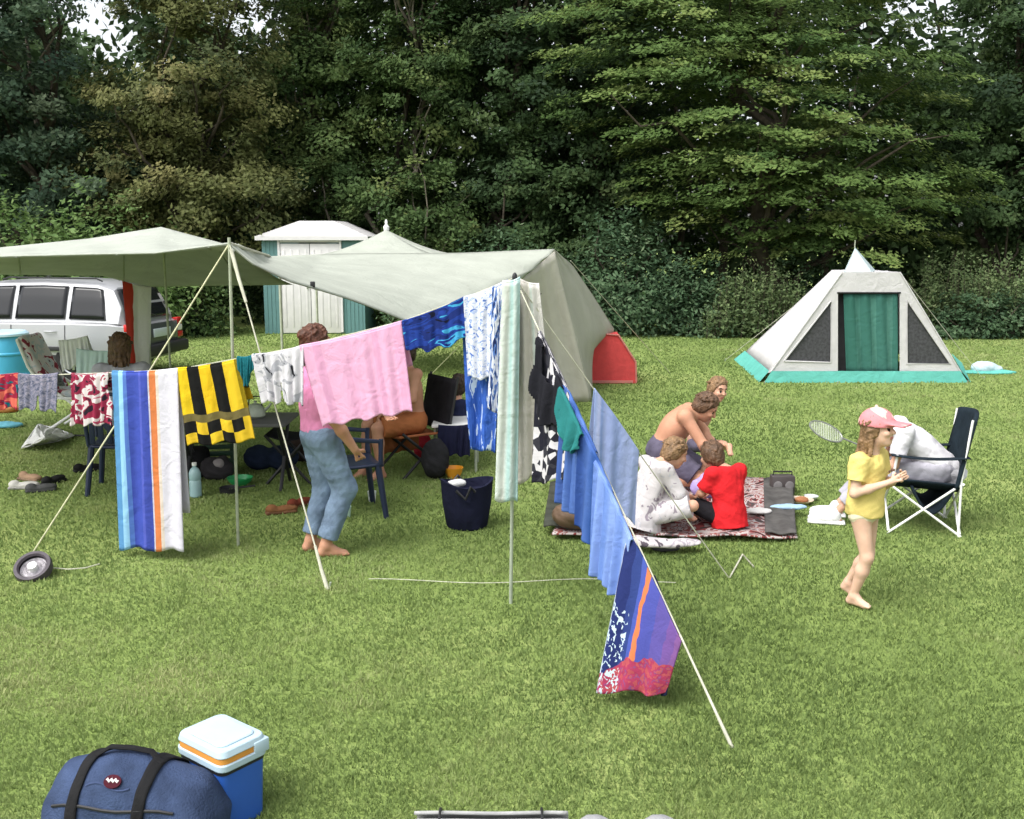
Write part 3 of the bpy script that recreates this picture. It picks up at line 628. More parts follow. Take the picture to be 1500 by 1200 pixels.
r_.poly([(wS / 2 + e, -e, hE), (wS / 2 + e, 2, hE), (wS * .22, 1.9, hR), (wS * .22, -.05, hR)], .02); r_.poly([(-wS * .12, -.05, hR), (wS * .22, -.05, hR), (wS * .22, 1.9, hR), (-wS * .12, 1.9, hR)], .02)
r_.box((0, -e, hE - .03), (wS + 2 * e, .03, .09)); r_.build('roof', m_shedw, t, smooth=False)
xd0, xd1 = P(415, 480, Ys).x - p.x, P(500, 480, Ys).x - p.x; xm = (xd0 + xd1) / 2
for a, b in ((xd0, xm - .006), (xm + .006, xd1)):
    d = MB(); d.box(((a + b) / 2, -.02, hE * .47), (b - a, .03, hE * .92), bev=.004)
    for i in range(4): d.box((a + (b - a) * (i + .5) / 4, -.038, hE * .47), (.05, .012, hE * .8), bev=.004)
    o = d.build('door', m_shedw, t)
    h = MB(); h.box((xm + (-.07 if a < xm - .1 else .07), -.06, hE * .5), (.03, .03, .14), bev=.006); h.build('handle', m_steel, o)
fr = MB()
for x in (xd0 - .03, xd1 + .03): fr.box((x, -.025, hE / 2 - .01), (.05, .06, hE - .1))
fr.box((xm, -.025, hE * .955), (xd1 - xd0, .05, .05)); fr.build('door_frame', m_shedw, t)

# ------------------------------------------------------------------ white and turquoise tent on the right
m_tw = CLOTH('white_tent_canvas', (.68, .665, .67), .05, .3, 3); m_tt = CLOTH('turquoise_tent_skirt', (.12, .42, .36), .1, .1, 5); m_td = STRIPES('green_door_curtain', [(0, (.045, .15, .12)), (.2, (.065, .19, .155)), (.3, (.05, .16, .13)), (.5, (.08, .22, .18)), (.6, (.055, .17, .14)), (.8, (.075, .20, .165)), (.9, (.05, .16, .13))], 'X', .06)
m_mesh = MAT('dark_mesh_window', (.05, .05, .055), .5, .4, 25, .2); m_tin = MAT('painted_tent_shade', (.02, .02, .022), .9)
Yt = G(1267, 560).y
def T(px, py, Y=None): return P(px, py, Y or Yt)
t = thing('frame_tent', 'white tent with a green door curtain, triangular mesh windows and a turquoise skirt', 'tent', G(1267, 562))
FL, FR = T(1118, 556), T(1416, 557); FL.z = FR.z = .0
TL, TR = T(1233, 399), T(1318, 399); BL = G(1082, 531); BL.z = 0; BR = Vector((FR.x - .1, BL.y + .1, 0)); AP = P(1252, 364, Yt + 1.35); TLb = TL + Vector((-.02, .12, .06))
BLp = G(1080, 527)
sk = .16
def up(q, a, z): return q.lerp(a, z / max(a.z, .1))
b = MB()
dl, dr = T(1227, 560), T(1317, 560); dlt, drt = T(1227, 430), T(1317, 430)
def F(px, py): return T(px, py)
def tri_panel(pts, th=.012, nrm=(0, -1, 0)): b.poly(pts, th, nrm)
# front wall round its openings (left panel, right panel, top panel)
wl0, wl1, wl2 = F(1148, 529), F(1217, 531), F(1217, 441); wr0, wr1, wr2 = F(1328, 533), F(1392, 533), F(1329, 441)
tri_panel([F(1125, 546), F(1217, 546), wl1, wl0]); tri_panel([F(1125, 546), wl0, wl2, F(1233, 399), ]); tri_panel([F(1217, 546), F(1227, 546), F(1227, 428), F(1233, 399), wl2, wl1])
tri_panel([F(1318, 546), F(1409, 546), wr1, wr0]); tri_panel([F(1409, 546), F(1318, 399), wr2, wr1]); tri_panel([F(1318, 546), wr0, wr2, F(1318, 399)])
tri_panel([F(1227, 428), F(1318, 428), F(1318, 399), F(1233, 399)])
# body: left side, right side, apex
def sheet(q, n=12, sag=.05, th=None):
    a_, b_, c_, d_ = q
    nrm = (b_ - a_).cross(d_ - a_).normalized()
    def fn(u, v):
        pt = a_.lerp(b_, u).lerp(d_.lerp(c_, u), v); return pt - nrm * sag * 16 * u * (1 - u) * v * (1 - v) + nrm * .010 * math.sin(u * 17 + v * 9) * math.sin(PI * u)
    b.grid(fn, n, n)
z1 = sk; zq = (TL.z - .02) / AP.z; BR = G(1404, 532); Ql = BLp.lerp(AP, zq); Qr = BR.lerp(AP, zq)
sheet([up(FL, TL, z1), up(BLp, AP, z1), Ql, TL], sag=.03); sheet([up(BR, AP, z1), up(FR, TR, z1), TR, Qr], sag=.03); sheet([up(BLp, AP, z1), up(BR, AP, z1), Qr, Ql], sag=.03)
sheet([TL, TR, Qr, Ql], sag=.02)
b.build('canvas', m_tw, t, world=True, solid=.006, fix=False, auto=60)
s_ = MB()
for a, c, ta, tc_ in ((FL, FR, TL, TR), (BLp, FL, AP, TL), (FR, BR, TR, AP)):
    a2, c2 = up(a, ta, z1 + .015), up(c, tc_, z1 + .015); o_ = Vector((0, -.035, 0)); o_ = (Vector(((a2.y - c2.y), (c2.x - a2.x), 0)).normalized()) * -.03
    s_.poly([a + o_ * 2, c + o_ * 2, c2 + o_, a2 + o_], .006)
s_.build('skirt', m_tt, t, world=True, smooth=False)
for pts in ([wl0, wl1, wl2], [wr0, wr1, wr2]):
    m_ = MB(); m_.poly([q + Vector((0, .02, 0)) for q in pts], .008, (0, -1, 0)); wn = m_.build('window', m_mesh, t, world=True, smooth=False)
    e_ = MB(); e_.tube([q + Vector((0, -.008, 0)) for q in pts + [pts[0]]], .014, 6); e_.build('window_frame', m_tw, wn, origin=t.location).location = (0, 0, 0)
m_ = MB(); m_.grid(lambda u, v: F(1241, 548).lerp(F(1316, 548), u).lerp(F(1237, 431).lerp(F(1316, 431), u), v) + Vector((0, .035 + .018 * math.sin(u * 23 + v * 2), 0)), 60, 12); m_.build('door_curtain', m_td, t, world=True, solid=.006)
m_ = MB(); m_.poly([q + Vector((0, .11, 0)) for q in (F(1222, 560), F(1320, 560), F(1320, 428), F(1222, 428))], .006, (0, -1, 0)); m_.build('doorway_shade', m_tin, t, world=True, smooth=False)  # near-black sheet painted as the shade inside the doorway
m_ = MB(); m_.tube([AP + Vector((0, 0, -.1)), AP + Vector((0, 0, .13))], .008, 6); m_.build('pole_tip', m_alu, t, world=True)
Qf = TL.lerp(TR, .12); m_ = MB(); m_.poly([AP + Vector((0, -.02, .01)), Qr + Vector((.0, -.02, 0)), TL.lerp(TR, .55) + Vector((0, .06, .0)), TL.lerp(TR, .06) + Vector((0, .06, .0))], .01); m_.build('vent_flap', CLOTH('pale_blue_flap', (.52, .61, .62), .05), t, world=True)
for a_, c_ in ((TR, G(1440, 555)), (BLp.lerp(AP, .5), G(1062, 528))):
    m_ = MB(); m_.tube([a_, c_], .004, 5); m_.build('guy_rope', m_rope, t, world=True)

for a_, c_ in ((TL, FL), (TR, FR)): m_ = MB(); m_.tube([a_ + Vector((0, -.012, 0)), up(c_, a_, z1) + Vector((0, -.012, 0))], .012, 6); m_.build('seam', m_tw, t, world=True)
m_ = MB(); m_.tube([F(1226, 429) + Vector((0, -.012, 0)), F(1319, 429) + Vector((0, -.012, 0))], .012, 6); m_.build('door_rail', m_black, t, world=True)
for px_, py_ in ((1085, 533), (1119, 563), (1226, 563), (1318, 563), (1416, 562), (1440, 556), (1062, 529)): m_ = MB(); q = G(px_, py_); m_.tube([q + Vector((0, -.04, .05)), q + Vector((0, 0, -.06))], .008, 6); m_.build('peg', m_steel, t, world=True)
# folded sheet right of the tent
q = G(1445, 546); S = SDF(.012); S.ell((-.05, 0, .08), (.20, .16, .11), k=.05); S.ell((.1, .03, .06), (.16, .14, .07), k=.05)
o = S.mesh('folded_sheet', CLOTH('pale_blue_sheet', (.55, .66, .72)), wrinkle=.012, wfreq=14, loc=q); tag(o, 'crumpled pale blue sheet lying right of the white tent', 'sheet')
S = SDF(.012); S.ell((.0, -.02, .015), (.42, .2, .035), k=.03); S.ell((.2, -.05, .02), (.25, .12, .03), k=.03)
o = S.mesh('ground_cloth', m_tt, wrinkle=.006, wfreq=14, loc=q + Vector((0, -.03, 0))); tag(o, 'turquoise cloth spread on the grass under the pale blue sheet', 'cloth')

# ------------------------------------------------------------------ pointed canopy behind
t = thing('pavilion', 'pale pointed canopy standing behind the large tent, next to the shed', 'canopy', (P(566, 340, 17).x, 17, 0))
c0 = P(566, 337, 17); b = MB(); hw = 1.45; ez = P(566, 380, 16).z
cs = [Vector((c0.x + sx * hw, 17 + sy * hw, ez)) for sx, sy in ((-1, -1), (1, -1), (1, 1), (-1, 1))]
for i in range(4):
    A_, B_ = cs[i], cs[(i + 1) % 4]; b.grid(lambda u, v: A_.lerp(B_, u).lerp(c0, v) - Vector((0, 0, .12 * math.sin(PI * v) * (1 - .3 * math.sin(PI * u)))), 10, 10)
    b.grid(lambda u, v: A_.lerp(B_, u) - Vector((0, 0, .14 * v + .03 * v * math.sin(u * 40))), 40, 2)
b.build('roof', m_canvas, t, world=True, solid=.005, fix=False)
b = MB(); b.lathe([(.02, -.05), (.045, 0), (.05, .05), (.02, .09), (.025, .13), (.01, .17)], c0); b.build('finial', m_white, t, world=True)
for c in cs:
    b = MB(); b.tube([Vector((c.x, c.y, 0)), c], .02, 8); b.build('pole', m_alu, t, world=True)

# ------------------------------------------------------------------ large grey-green tent with its fly sheet
tl = G(790, 590); t = thing('ridge_tent', 'large grey green tent with a wide fly sheet stretched to the left', 'tent', tl)
R1 = P(812, 366, 13.3); R0 = P(395, 375, 13.0); A0 = P(336, 357, 7.0); Lp = P(592, 470, 8.6)
fb = [A0, P(372, 385, 7.0), P(425, 412, 7.3), P(510, 440, 7.9), Lp, P(670, 462, 10.2), P(742, 430, 12.2)]
bb = [P(350, 360, 8.6), P(395, 375, 11.5), P(470, 374, 13.0), P(560, 372, 13.2), P(650, 370, 13.3), P(740, 367, 13.3), R1]
def pl(L, u):
    x = u * (len(L) - 1); i = min(int(x), len(L) - 2); return L[i].lerp(L[i + 1], x - i)
b = MB(); b.grid(lambda u, v: pl(fb, u).lerp(pl(bb, u), v) - Vector((0, 0, .10 * math.sin(PI * v) * math.sin(PI * u) + .012 * math.sin(v * 20 + u * 9))), 60, 24)
b.build('fly_sheet', m_canvas, t, world=True, solid=.006, fix=False, auto=80)
fly = lambda u, v: pl(fb, u).lerp(pl(bb, u), v) - Vector((0, 0, .10 * math.sin(PI * v) * math.sin(PI * u) + .012 * math.sin(v * 20 + u * 9)))
m_seam = CLOTH('canvas_seam', (.45, .48, .42), .05, .3)
b = MB(); b.tube([fly(u_ / 60, .006) + Vector((0, -.003, .0)) for u_ in range(61)], .009, 5); b.build('hem', m_seam, t, world=True)
W0, W1 = G(690, 604), G(866, 588)
b = MB(); b.grid(lambda u, v: W0.lerp(W1, u).lerp(P(742, 428, 12.3).lerp(R1 + Vector((0, -.03, -.02)), u), v) + Vector((0, .035 * math.sin(u * 30 + v) * (1 - v * .6) - .1 * math.sin(PI * v) * math.sin(PI * u) * -1, 0)), 70, 20)
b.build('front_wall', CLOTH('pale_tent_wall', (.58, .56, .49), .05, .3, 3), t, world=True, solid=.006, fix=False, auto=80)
E1 = G(869, 546); Rb = R1 + Vector((-.3, 3.4, -.05))
b = MB()
side = [R1, P(838, 388, 14.4), P(872, 438, 15.2), P(902, 486, 15.9), P(874, 502, 15.9), E1]
b.grid(lambda u, v: (R1.lerp(W1, v)).lerp(pl(side, v), u) + Vector((0, -.06 * math.sin(u * 16 + 1) * (.35 + .65 * v) * (1 - u * .3), 0)), 50, 24)
b.grid(lambda u, v: pl(side, v).lerp(Rb.lerp(Vector((E1.x + .1, E1.y + 1.4, 0)), v), u), 16, 16)
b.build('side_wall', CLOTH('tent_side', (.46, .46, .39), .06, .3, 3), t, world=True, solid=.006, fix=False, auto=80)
b = MB(); b.tube([P(836, 382, 14.3), G(982, 547)], .006, 5); b.build('guy_rope', m_rope, t, world=True)
b = MB(); b.tube([P(740, 440, 12.0), G(620, 560)], .005, 5); b.build('guy_rope', m_rope_y, t, world=True)
b = MB(); q = P(786, 428, 12.2); b.tube([q + Vector((0, 0, .1)), q + Vector((.01, -.01, .02)), q + Vector((-.03, -.01, -.02)), q + Vector((.03, -.01, -.05)), q + Vector((.05, -.01, -.01))], .013, 7); b.build('hook', m_black, t, world=True)
b = MB(); q = P(458, 417, 7.55); b.box(q, (.035, .02, .045), bev=.006); b.build('buckle', m_black, t, world=True)
b = MB(); b.tube([Vector((R1.x - .02, R1.y + .1, 0)), R1 + Vector((-.02, .1, -.03))], .018, 8); b.build('pole', m_alu, t, world=True)

# red pop-up tent behind the large tent
q = G(895, 562); t = thing('pup_tent', 'small red cloth tent standing at the right side of the large tent', 'tent', q); Yr = q.y
m_red = CLOTH('red_nylon', (.74, .10, .10), .08, .3)
f_ = [P(857, 562, Yr), P(932, 562, Yr), P(931, 530, Yr), P(906, 491, Yr), P(854, 487, Yr)]
b = MB(); N_ = len(f_)
b.add(f_ + [v + Vector((.05, .7, -.02)) for v in f_], [[0, 1, 2, 3, 4], [9, 8, 7, 6, 5]] + [[i, (i + 1) % 5, (i + 1) % 5 + 5, i + 5] for i in range(5)]); b.build('canvas', m_red, t, world=True, smooth=False)
b = MB(); b.tube([v + Vector((0, -.012, 0)) for v in f_[1:] + [f_[0]]], .014, 6); b.box(P(893, 559, Yr) + Vector((0, -.02, 0)), (.7, .012, .04)); b.build('piping', CLOTH('pale_red', (.66, .25, .22)), t, world=True)

# ------------------------------------------------------------------ awning on the left
ap = G(349, 800); t = thing('awning', 'grey green awning sheet stretched over the left side of the camp', 'awning', ap)
fr_ = [P(-240, 384, 7.2), P(0, 376, 7.1), P(120, 373, 7.05), P(227, 371, 7.0), A0]
ri_ = [P(-240, 386, 9.4), P(0, 363, 9.3), P(130, 350, 9.4), P(236, 333, 9.5), P(345, 362, 8.6)]
re_ = [P(-240, 398, 11.6), P(0, 402, 11.8), P(150, 404, 12), P(214, 420, 12.2), P(428, 417, 12.0)]
b = MB()
def aw(u, v):
    if v < .5: s = v * 2; pt = pl(fr_, u).lerp(pl(ri_, u), s)
    else: s = v * 2 - 1; pt = pl(ri_, u).lerp(pl(re_, u), s)
    return pt - Vector((0, 0, .05 * math.sin(PI * s) + .010 * math.sin(u * 31 + v * 6) * math.sin(PI * s)))
b.grid(aw, 64, 28); b.build('canopy', CLOTH('awning_canvas', (.44, .465, .41), .08, .22, 3), t, world=True, solid=.006, fix=False, auto=40)
for u_ in (.30, .62, .93): b = MB(); b.tube([aw(u_, v_ / 24) + Vector((0, -.002, -.004)) for v_ in range(25)], .007, 5); b.build('seam', m_seam, t, world=True)
b = MB(); b.tube([aw(u_ / 60, .004) + Vector((0, -.004, 0)) for u_ in range(61)], .010, 5); b.build('hem', m_seam, t, world=True)
b = MB(); b.tube([ap, A0 + Vector((0, 0, .04))], .011, 8); b.build('pole', m_alu, t, world=True)
b = MB(); q = P(238, 336, 9.5); b.tube([Vector((q.x, q.y, 0)), q], .011, 8); b.build('pole', m_alu, t, world=True)
q = re_[3]; b = MB(); b.tube([Vector((q.x, q.y, 0)), q], .011, 8); b.build('pole', m_alu, t, world=True)
def strap(a, b_, r0, r1, nm='guy_rope', mt=m_rope): 
    x = MB(); mid = a.lerp(b_, .5) - Vector((0, 0, .015)); x.tube([a, mid, b_], [r0, (r0 + r1) / 2, r1], 8); return x.build(nm, mt, t, world=True)
pg1 = G(480, 864); pg2 = G(40, 822)
strap(A0, pg1, .0052, .0055); strap(A0.lerp(pg1, .02), A0.lerp(pg1, .18), .014, .010, 'strap', m_rope); strap(A0, pg2, .0055, .0055, mt=m_rope_y)
strap(pg1.lerp(A0, .12), pg1, .009, .014, 'rope_slider', m_rope)
b = MB(); b.tube([A0.lerp(R0, .0), bb[1]], .012, 6); b.build('ridge_rope', m_rope, t, world=True)
b = MB(); b.tube([pg1 + Vector((.02, 0, .05)), pg1 + Vector((0, .02, -.05))], .006, 6); b.build('peg', m_steel, t, world=True)
# ------------------------------------------------------------------ silver car, seen from its left rear
def car():
    m, tt, b = nodes('silver_paint'); b.inputs['Base Color'].default_value = (.36, .365, .38, 1); b.inputs['Metallic'].default_value = .25; b.inputs['Roughness'].default_value = .32; b.inputs['Coat Weight'].default_value = .4; b.inputs['Coat Roughness'].default_value = .1
    add_bump(tt, b, 3, .03); paint = m
    m, tt, b = nodes('car_glass'); b.inputs['Base Color'].default_value = (.012, .013, .015, 1); b.inputs['Roughness'].default_value = .04; b.inputs['Specular IOR Level'].default_value = .35; glass = m
    rubber = MAT('tyre_rubber', (.018, .018, .018), .9); dark = PLASTIC('dark_trim', (.02, .02, .022), .6); rim = MAT('alloy', (.45, .46, .48), .35, metal=.9, bump=0)
    red = PLASTIC('tail_red', (.50, .02, .02), .2); wlens = PLASTIC('tail_white', (.7, .68, .66), .2); plate = PLASTIC('number_plate_pale', (.50, .56, .58), .4)
    t = thing('parked_car', 'silver estate car parked under the far edge of the grey awning', 'car', P(232, 540, 16.3) * 1.0, 0)
    t.location.z = 0; t.scale = (1.06, 1, .94); t.rotation_euler = (0, 0, PI - math.radians(10))     # local +x = front (points left in the photo); local +y = its left side (towards the camera is -y in world)
    L, Wd = 4.35, 1.74
    # stations: x, sill z, belt z, half width at sill, at belt
    st = [(0.0, .42, .86, .66, .70), (.05, .30, .90, .76, .78), (.30, .25, .94, .84, .85), (.9, .22, .95, .87, .87), (2.2, .22, .94, .87, .87), (3.2, .22, .90, .86, .86), (3.95, .26, .80, .80, .78), (4.28, .32, .68, .68, .64), (4.35, .40, .60, .55, .5)]
    b_ = MB(); vs = []; per = 12
    for x, zs, zb, ws, wb in st:
        h = zb - zs; ring = [(-ws * .9, zs - .02), (-ws, zs + .06), (-ws - .03, zs + h * .45), (-ws - .02, zs + h * .7), (-wb, zb - .03), (-wb + .07, zb)]
        ring = ring + [(-y, z) for y, z in ring[::-1]]
        vs += [Vector((x, y, z)) for y, z in ring]
    n = len(st); fs = [[i * per + k, i * per + (k + 1) % per, (i + 1) * per + (k + 1) % per, (i + 1) * per + k] for i in range(n - 1) for k in range(per)] + [list(range(per)), [(n - 1) * per + k for k in range(per)][::-1]]
    b_.add(vs, fs)
    gs = [(.10, .90, .92, .74, .70), (.16, .92, 1.22, .80, .66), (.30, .93, 1.50, .81, .60), (.55, .94, 1.58, .81, .585), (1.4, .94, 1.62, .82, .585), (2.15, .93, 1.60, .82, .58), (2.6, .92, 1.50, .81, .57), (3.25, .90, .94, .78, .74)]
    vs = []; per = 8
    for x, z0, z1, w0, w1 in gs:
        ring = [(-w0, z0), (-w0 + (w0 - w1) * .55, z0 + (z1 - z0) * .6), (-w1 - .02, z1 - .05), (-w1 + .1, z1)]
        ring = ring + [(-y, z) for y, z in ring[::-1]]; vs += [Vector((x, y, z)) for y, z in ring]
    n = len(gs); fs = [[i * per + k, i * per + (k + 1) % per, (i + 1) * per + (k + 1) % per, (i + 1) * per + k] for i in range(n - 1) for k in range(per)] + [list(range(per)), [(n - 1) * per + k for k in range(per)][::-1]]
    b_.add(vs, fs); body = b_.build('body', paint, t, auto=30); md = body.modifiers.new('soft', 'BEVEL'); md.width = .015; md.segments = 2; md.limit_method = 'ANGLE'
    def gpt(x, f, side, off=.006):
        for a, c in zip(gs, gs[1:]):
            if a[0] <= x <= c[0]: k = (x - a[0]) / (c[0] - a[0]); z0, z1, w0, w1 = [a[i] + (c[i] - a[i]) * k for i in range(1, 5)]
        pr = [(w0, z0), (w0 - (w0 - w1) * .55, z0 + (z1 - z0) * .6), (w1 + .02, z1 - .05)]
        k = f * 2; i = min(int(k), 1); k -= i; y = pr[i][0] + (pr[i + 1][0] - pr[i][0]) * k; z = pr[i][1] + (pr[i + 1][1] - pr[i][1]) * k
        return Vector((x, side * (y + off), z))
    for side in (1, -1):
        for x0, x1, sl0, sl1 in ((.36, .92, .10, 0), (1.00, 1.78, 0, 0), (1.86, 2.72, 0, -.42)):
            w_ = MB(); w_.grid(lambda u, v: gpt(x0 + sl0 * v + u * (x1 + sl1 * v - x0 - sl0 * v), .08 + .84 * v, side, .012), 10, 8); o = w_.build('side_window', glass, t, solid=.008, fix=False)
            e_ = MB(); bd = [(0, 0), (1, 0), (1, 1), (0, 1), (0, 0)]; e_.tube([gpt(x0 + sl0 * v + u * (x1 + sl1 * v - x0 - sl0 * v), .08 + .84 * v, side, .016) for u, v in bd], .007, 6); e_.build('window_seal', dark, o)
        tr = MB(); tr.box((2.0, side * .905, .52), (2.9, .03, .07), bev=.008); tr.build('rub_strip', dark, t)
        for x in (.96, 1.82, 2.78):
            g_ = MB(); g_.tube([(x, side * .895, .30), (x, side * .905, .6), (x, side * .876, .90)], .006, 5); g_.build('door_gap', dark, t)
        for x in (1.10, 1.95): h_ = MB(); h_.tube([(x, side * .90, .80), (x + .03, side * .925, .80), (x + .15, side * .925, .80), (x + .18, side * .90, .80)], .013, 7); h_.build('door_handle', paint, t)
        ms = SDF(.015); ms.ell((2.72, side * .97, 1.0), (.07, .11, .08)); ms.mesh('wing_mirror', paint, t)
        for x in (.85, 3.42):
            T_ = Matrix.Translation((x, side * .80, .315)) @ Matrix.Rotation(PI / 2 * -side, 4, 'X')
            w_ = MB(); w_.lathe([(.20, -.09), (.29, -.09), (.315, -.06), (.315, .06), (.29, .09), (.20, .09)], M=T_, n=28); o = w_.build('wheel', rubber, t)
            r2 = MB(); r2.lathe([(.205, .05), (.21, .095), (.17, .085), (.06, .07), (.05, .10), (.0, .10)], M=T_, n=28)
            for k in range(5): r2.box(None, (.04, .28, .03), M=T_ @ Matrix.Rotation(k * PI / 5, 4, 'Z') @ Matrix.Translation((0, 0, .09)), bev=.006)
            r2.build('rim', rim, o)
            a_ = MB(); a_.lathe([(.0, -.1), (.36, -.1), (.36, .085), (.0, .085)], M=T_, n=28); a_.build('wheel_arch', dark, t)
        # rear lamp: red over white over red
        l_ = MB()
        l_.box((.03, side * .735, .86), (.10, .16, .12), bev=.015); o = l_.build('tail_light', red, t); l_ = MB(); l_.box((.02, side * .735, .63), (.10, .16, .10), bev=.015); l_.build('brake_light', red, o)
        l_ = MB(); l_.box((.02, side * .735, .745), (.09, .15, .10), bev=.012); l_.build('indicator', wlens, o)
    rw = MB(); rw.grid(lambda u, v: Vector((.10 + .02 + .19 * v ** 1.2 - .035, (u - .5) * (1.36 - .22 * v), .97 + .50 * v)), 10, 8); rw.build('rear_window', glass, t, solid=.01, fix=False)
    tg = MB(); tg.box((-.005, 0, .70), (.05, 1.28, .36), bev=.012); tg.build('tailgate', PLASTIC('dark_tailgate', (.06, .065, .07), .25), t)
    pl_ = MB(); pl_.box((-.045, -.1, .72), (.02, .52, .14), bev=.004); pl_.box((-.045, .42, .74), (.015, .3, .16), bev=.004); pl_.build('number_plate', plate, t)
    bp = MB(); bp.box((-.02, 0, .44), (.20, 1.70, .20), bev=.05); bp.build('bumper', dark, t)
    wi = MB(); wi.tube([(.04, -.1, 1.0), (.1, .3, 1.12)], .01, 5); wi.build('wiper', dark, t)
    rr = MB()
    for s_ in (1, -1): rr.tube([(.5, s_ * .56, 1.60), (.6, s_ * .56, 1.645), (2.0, s_ * .56, 1.655), (2.1, s_ * .56, 1.62)], .013, 6)
    rr.build('roof_rail', dark, t)
    a_ = MB(); a_.tube([(.5, .1, 1.59), (.25, .1, 1.95)], .006, 5); a_.build('aerial', dark, t)
car()

# ------------------------------------------------------------------ washing lines and their pole
PB = G(748, 884); PT = P(754, 407, PB.y)
t = thing('washing_line_pole', 'thin grey steel pole holding up the corner of the washing lines', 'pole', PB)
b = MB(); b.tube([PB - Vector((0, 0, .05)), PB.lerp(PT, .5), PT], [.011, .010, .009], 10); b.build('pole', m_steel, t, world=True)
b = MB(); b.lathe([(.014, -.01), (.016, .0), (.012, .02), (.004, .03)], PT, 10); b.build('cap', m_black, t, world=True)
def Y1(px): return PB.y + (748 - px) / 748 * 1.2
def L1(px, py): return P(px, py, Y1(px))
G2 = G(1073, 1096); G3 = G(1067, 848)
def on_line(E, py):
    lo, hi = 0, 1
    for _ in range(40):
        m_ = (lo + hi) / 2; q = PT.lerp(E, m_); d = (q.y * math.cos(TH) - (q.z - CAMH) * math.sin(TH)); y = 600 - 1500 * (q.y * math.sin(TH) + (q.z - CAMH) * math.cos(TH)) / d
        if y < py: lo = m_
        else: hi = m_
    return PT.lerp(E, lo)
def rope(name, label, pts, r, mt, cat='rope', group=None):
    b = MB(); b.tube(pts, r, 6); o = b.build(name, mt, origin=pts[0]); tag(o, label, cat, group); return o
rope('washing_line', 'washing line sagging from the corner pole to the left edge behind the towels', [PT, L1(680, 437), L1(592, 470), L1(440, 508), L1(372, 521), L1(262, 541), L1(170, 546), L1(80, 549), L1(0, 549), L1(-160, 545)], .004, m_rope, 'washing line')
rope('washing_line', 'washing line running from the corner pole towards the camera and down to a peg', [PT, on_line(G2, 700), on_line(G2, 940)], .004, m_rope, 'washing line')
o = rope('guy_strap', 'pale strap tying the near end of the blue towels down to the grass', [on_line(G2, 930), G2.lerp(on_line(G2, 940), .4), G2 + Vector((0, 0, .0))], [.005, .006, .009], m_rope, 'strap')
rope('washing_line', 'washing line from the corner pole over the picnic blanket to a peg on the right', [PT, on_line(G3, 700), G3 + Vector((0, 0, .01))], .004, m_rope, 'washing line')
rope('guy_rope', 'short pale rope end lying on the grass in front of the red shirt boy', [G3 + Vector((.01, 0, .012)), G(1088, 812, .02), G(1104, 830, .012)], .006, m_rope, 'rope')
rope('ground_rope', 'thin pale rope lying straight across the lawn behind the pole', [G(x, 851 + 3 * math.sin(x * .02), .03) for x in range(540, 1005, 15)], .0026, m_rope, 'rope')

def hang(name, label, cat, tl, tr, bl, br, mat, fn=L1, group=None, folds=5, amp=.02, back=.35, mask=None, seed=0, nu=60, nv=50, flare=1.0, wav=.012, toward=Vector((0, -1, 0)), drape=1.0, bfn=None):
    """cloth hung over a line: front flap from tl-tr to bl-br, a shorter flap behind"""
    r = random.Random(seed + 100); A, B = fn(*tl) if isinstance(tl, tuple) else tl, fn(*tr) if isinstance(tr, tuple) else tr
    C_ = P(bl[0], bl[1], A.y) if isinstance(bl, tuple) else bl; D_ = P(br[0], br[1], B.y) if isinstance(br, tuple) else br
    nrm = (B - A).cross(Vector((0, 0, 1))).normalized(); nrm = nrm if nrm.dot(toward) > 0 else -nrm
    ph = [r.uniform(0, 6.3) for _ in range(5)]; fr_ = [folds * r.uniform(.7, 1.4) for _ in range(3)]
    o = A.lerp(B, .5); b = MB()
    def prof(u, v):
        a = sum(math.sin(2 * PI * fr_[k] * u * (1 + .15 * k) + ph[k] + .8 * v * (k + 1)) / (1 + .7 * k) for k in range(3)) / 1.8
        return a * amp * (.18 + .82 * min(v, 1) ** .7) * flare
    def front(u, v):
        top = A.lerp(B, u) - Vector((0, 0, .012 * drape * math.sin(PI * u))); bot = C_.lerp(D_, u); q = top.lerp(bot, v)
        return q + nrm * (.010 + prof(u, v)) + Vector((0, 0, wav * v * math.sin(u * 2 * PI * folds * .6 + ph[3])))
    def rear(u, v):
        top = A.lerp(B, u) - Vector((0, 0, .012 * drape * math.sin(PI * u))); bot = C_.lerp(D_, u); q = top.lerp(bot, v * back)
        return q - nrm * (.010 + .06 * v - .6 * prof(u, v * back) * .5)
    b.grid(front, nu, nv, mask)
    if back:
        b.grid(rear, nu, 14, None if mask is None else (lambda u, v: mask(u, v * back)))
        b.grid(lambda u, v: front(u, 0).lerp(rear(u, 0), v) + Vector((0, 0, .009 * math.sin(PI * v))), nu, 4, None if mask is None else (lambda u, v: mask(u, .02)))
        for i in range((nu + 1) * 4 * 0): pass
    ob = b.build(name, mat, solid=.006, fix=False, origin=o, auto=80); tag(ob, label, cat, group); return ob
def inpoly(pts):
    def f(u, v):
        c = False; j = len(pts) - 1
        for i in range(len(pts)):
            (x1, y1), (x2, y2) = pts[i], pts[j]
            if (y1 > v) != (y2 > v) and u < (x2 - x1) * (v - y1) / (y2 - y1) + x1: c = not c
            j = i
        return c
    return f
W = (.64, .62, .66)
trunks = inpoly([(0, -.1), (1, -.1), (1, 1.1), (.56, 1.1), (.5, .55), (.44, 1.1), (0, 1.1)])
GRP = 'laundry on the washing lines'
hang('swim_shorts', 'orange red and teal swimming trunks at the left end of the line', 'trunks', (-40, 549), (28, 548), (-42, 600), (27, 598), PRINT('trunks_orange', [(0, (.01, .12, .16)), (.40, (.30, .02, .05)), (.52, (.62, .14, .10)), (.75, (.03, .22, .25))], 3), group=GRP, mask=trunks, amp=.015)
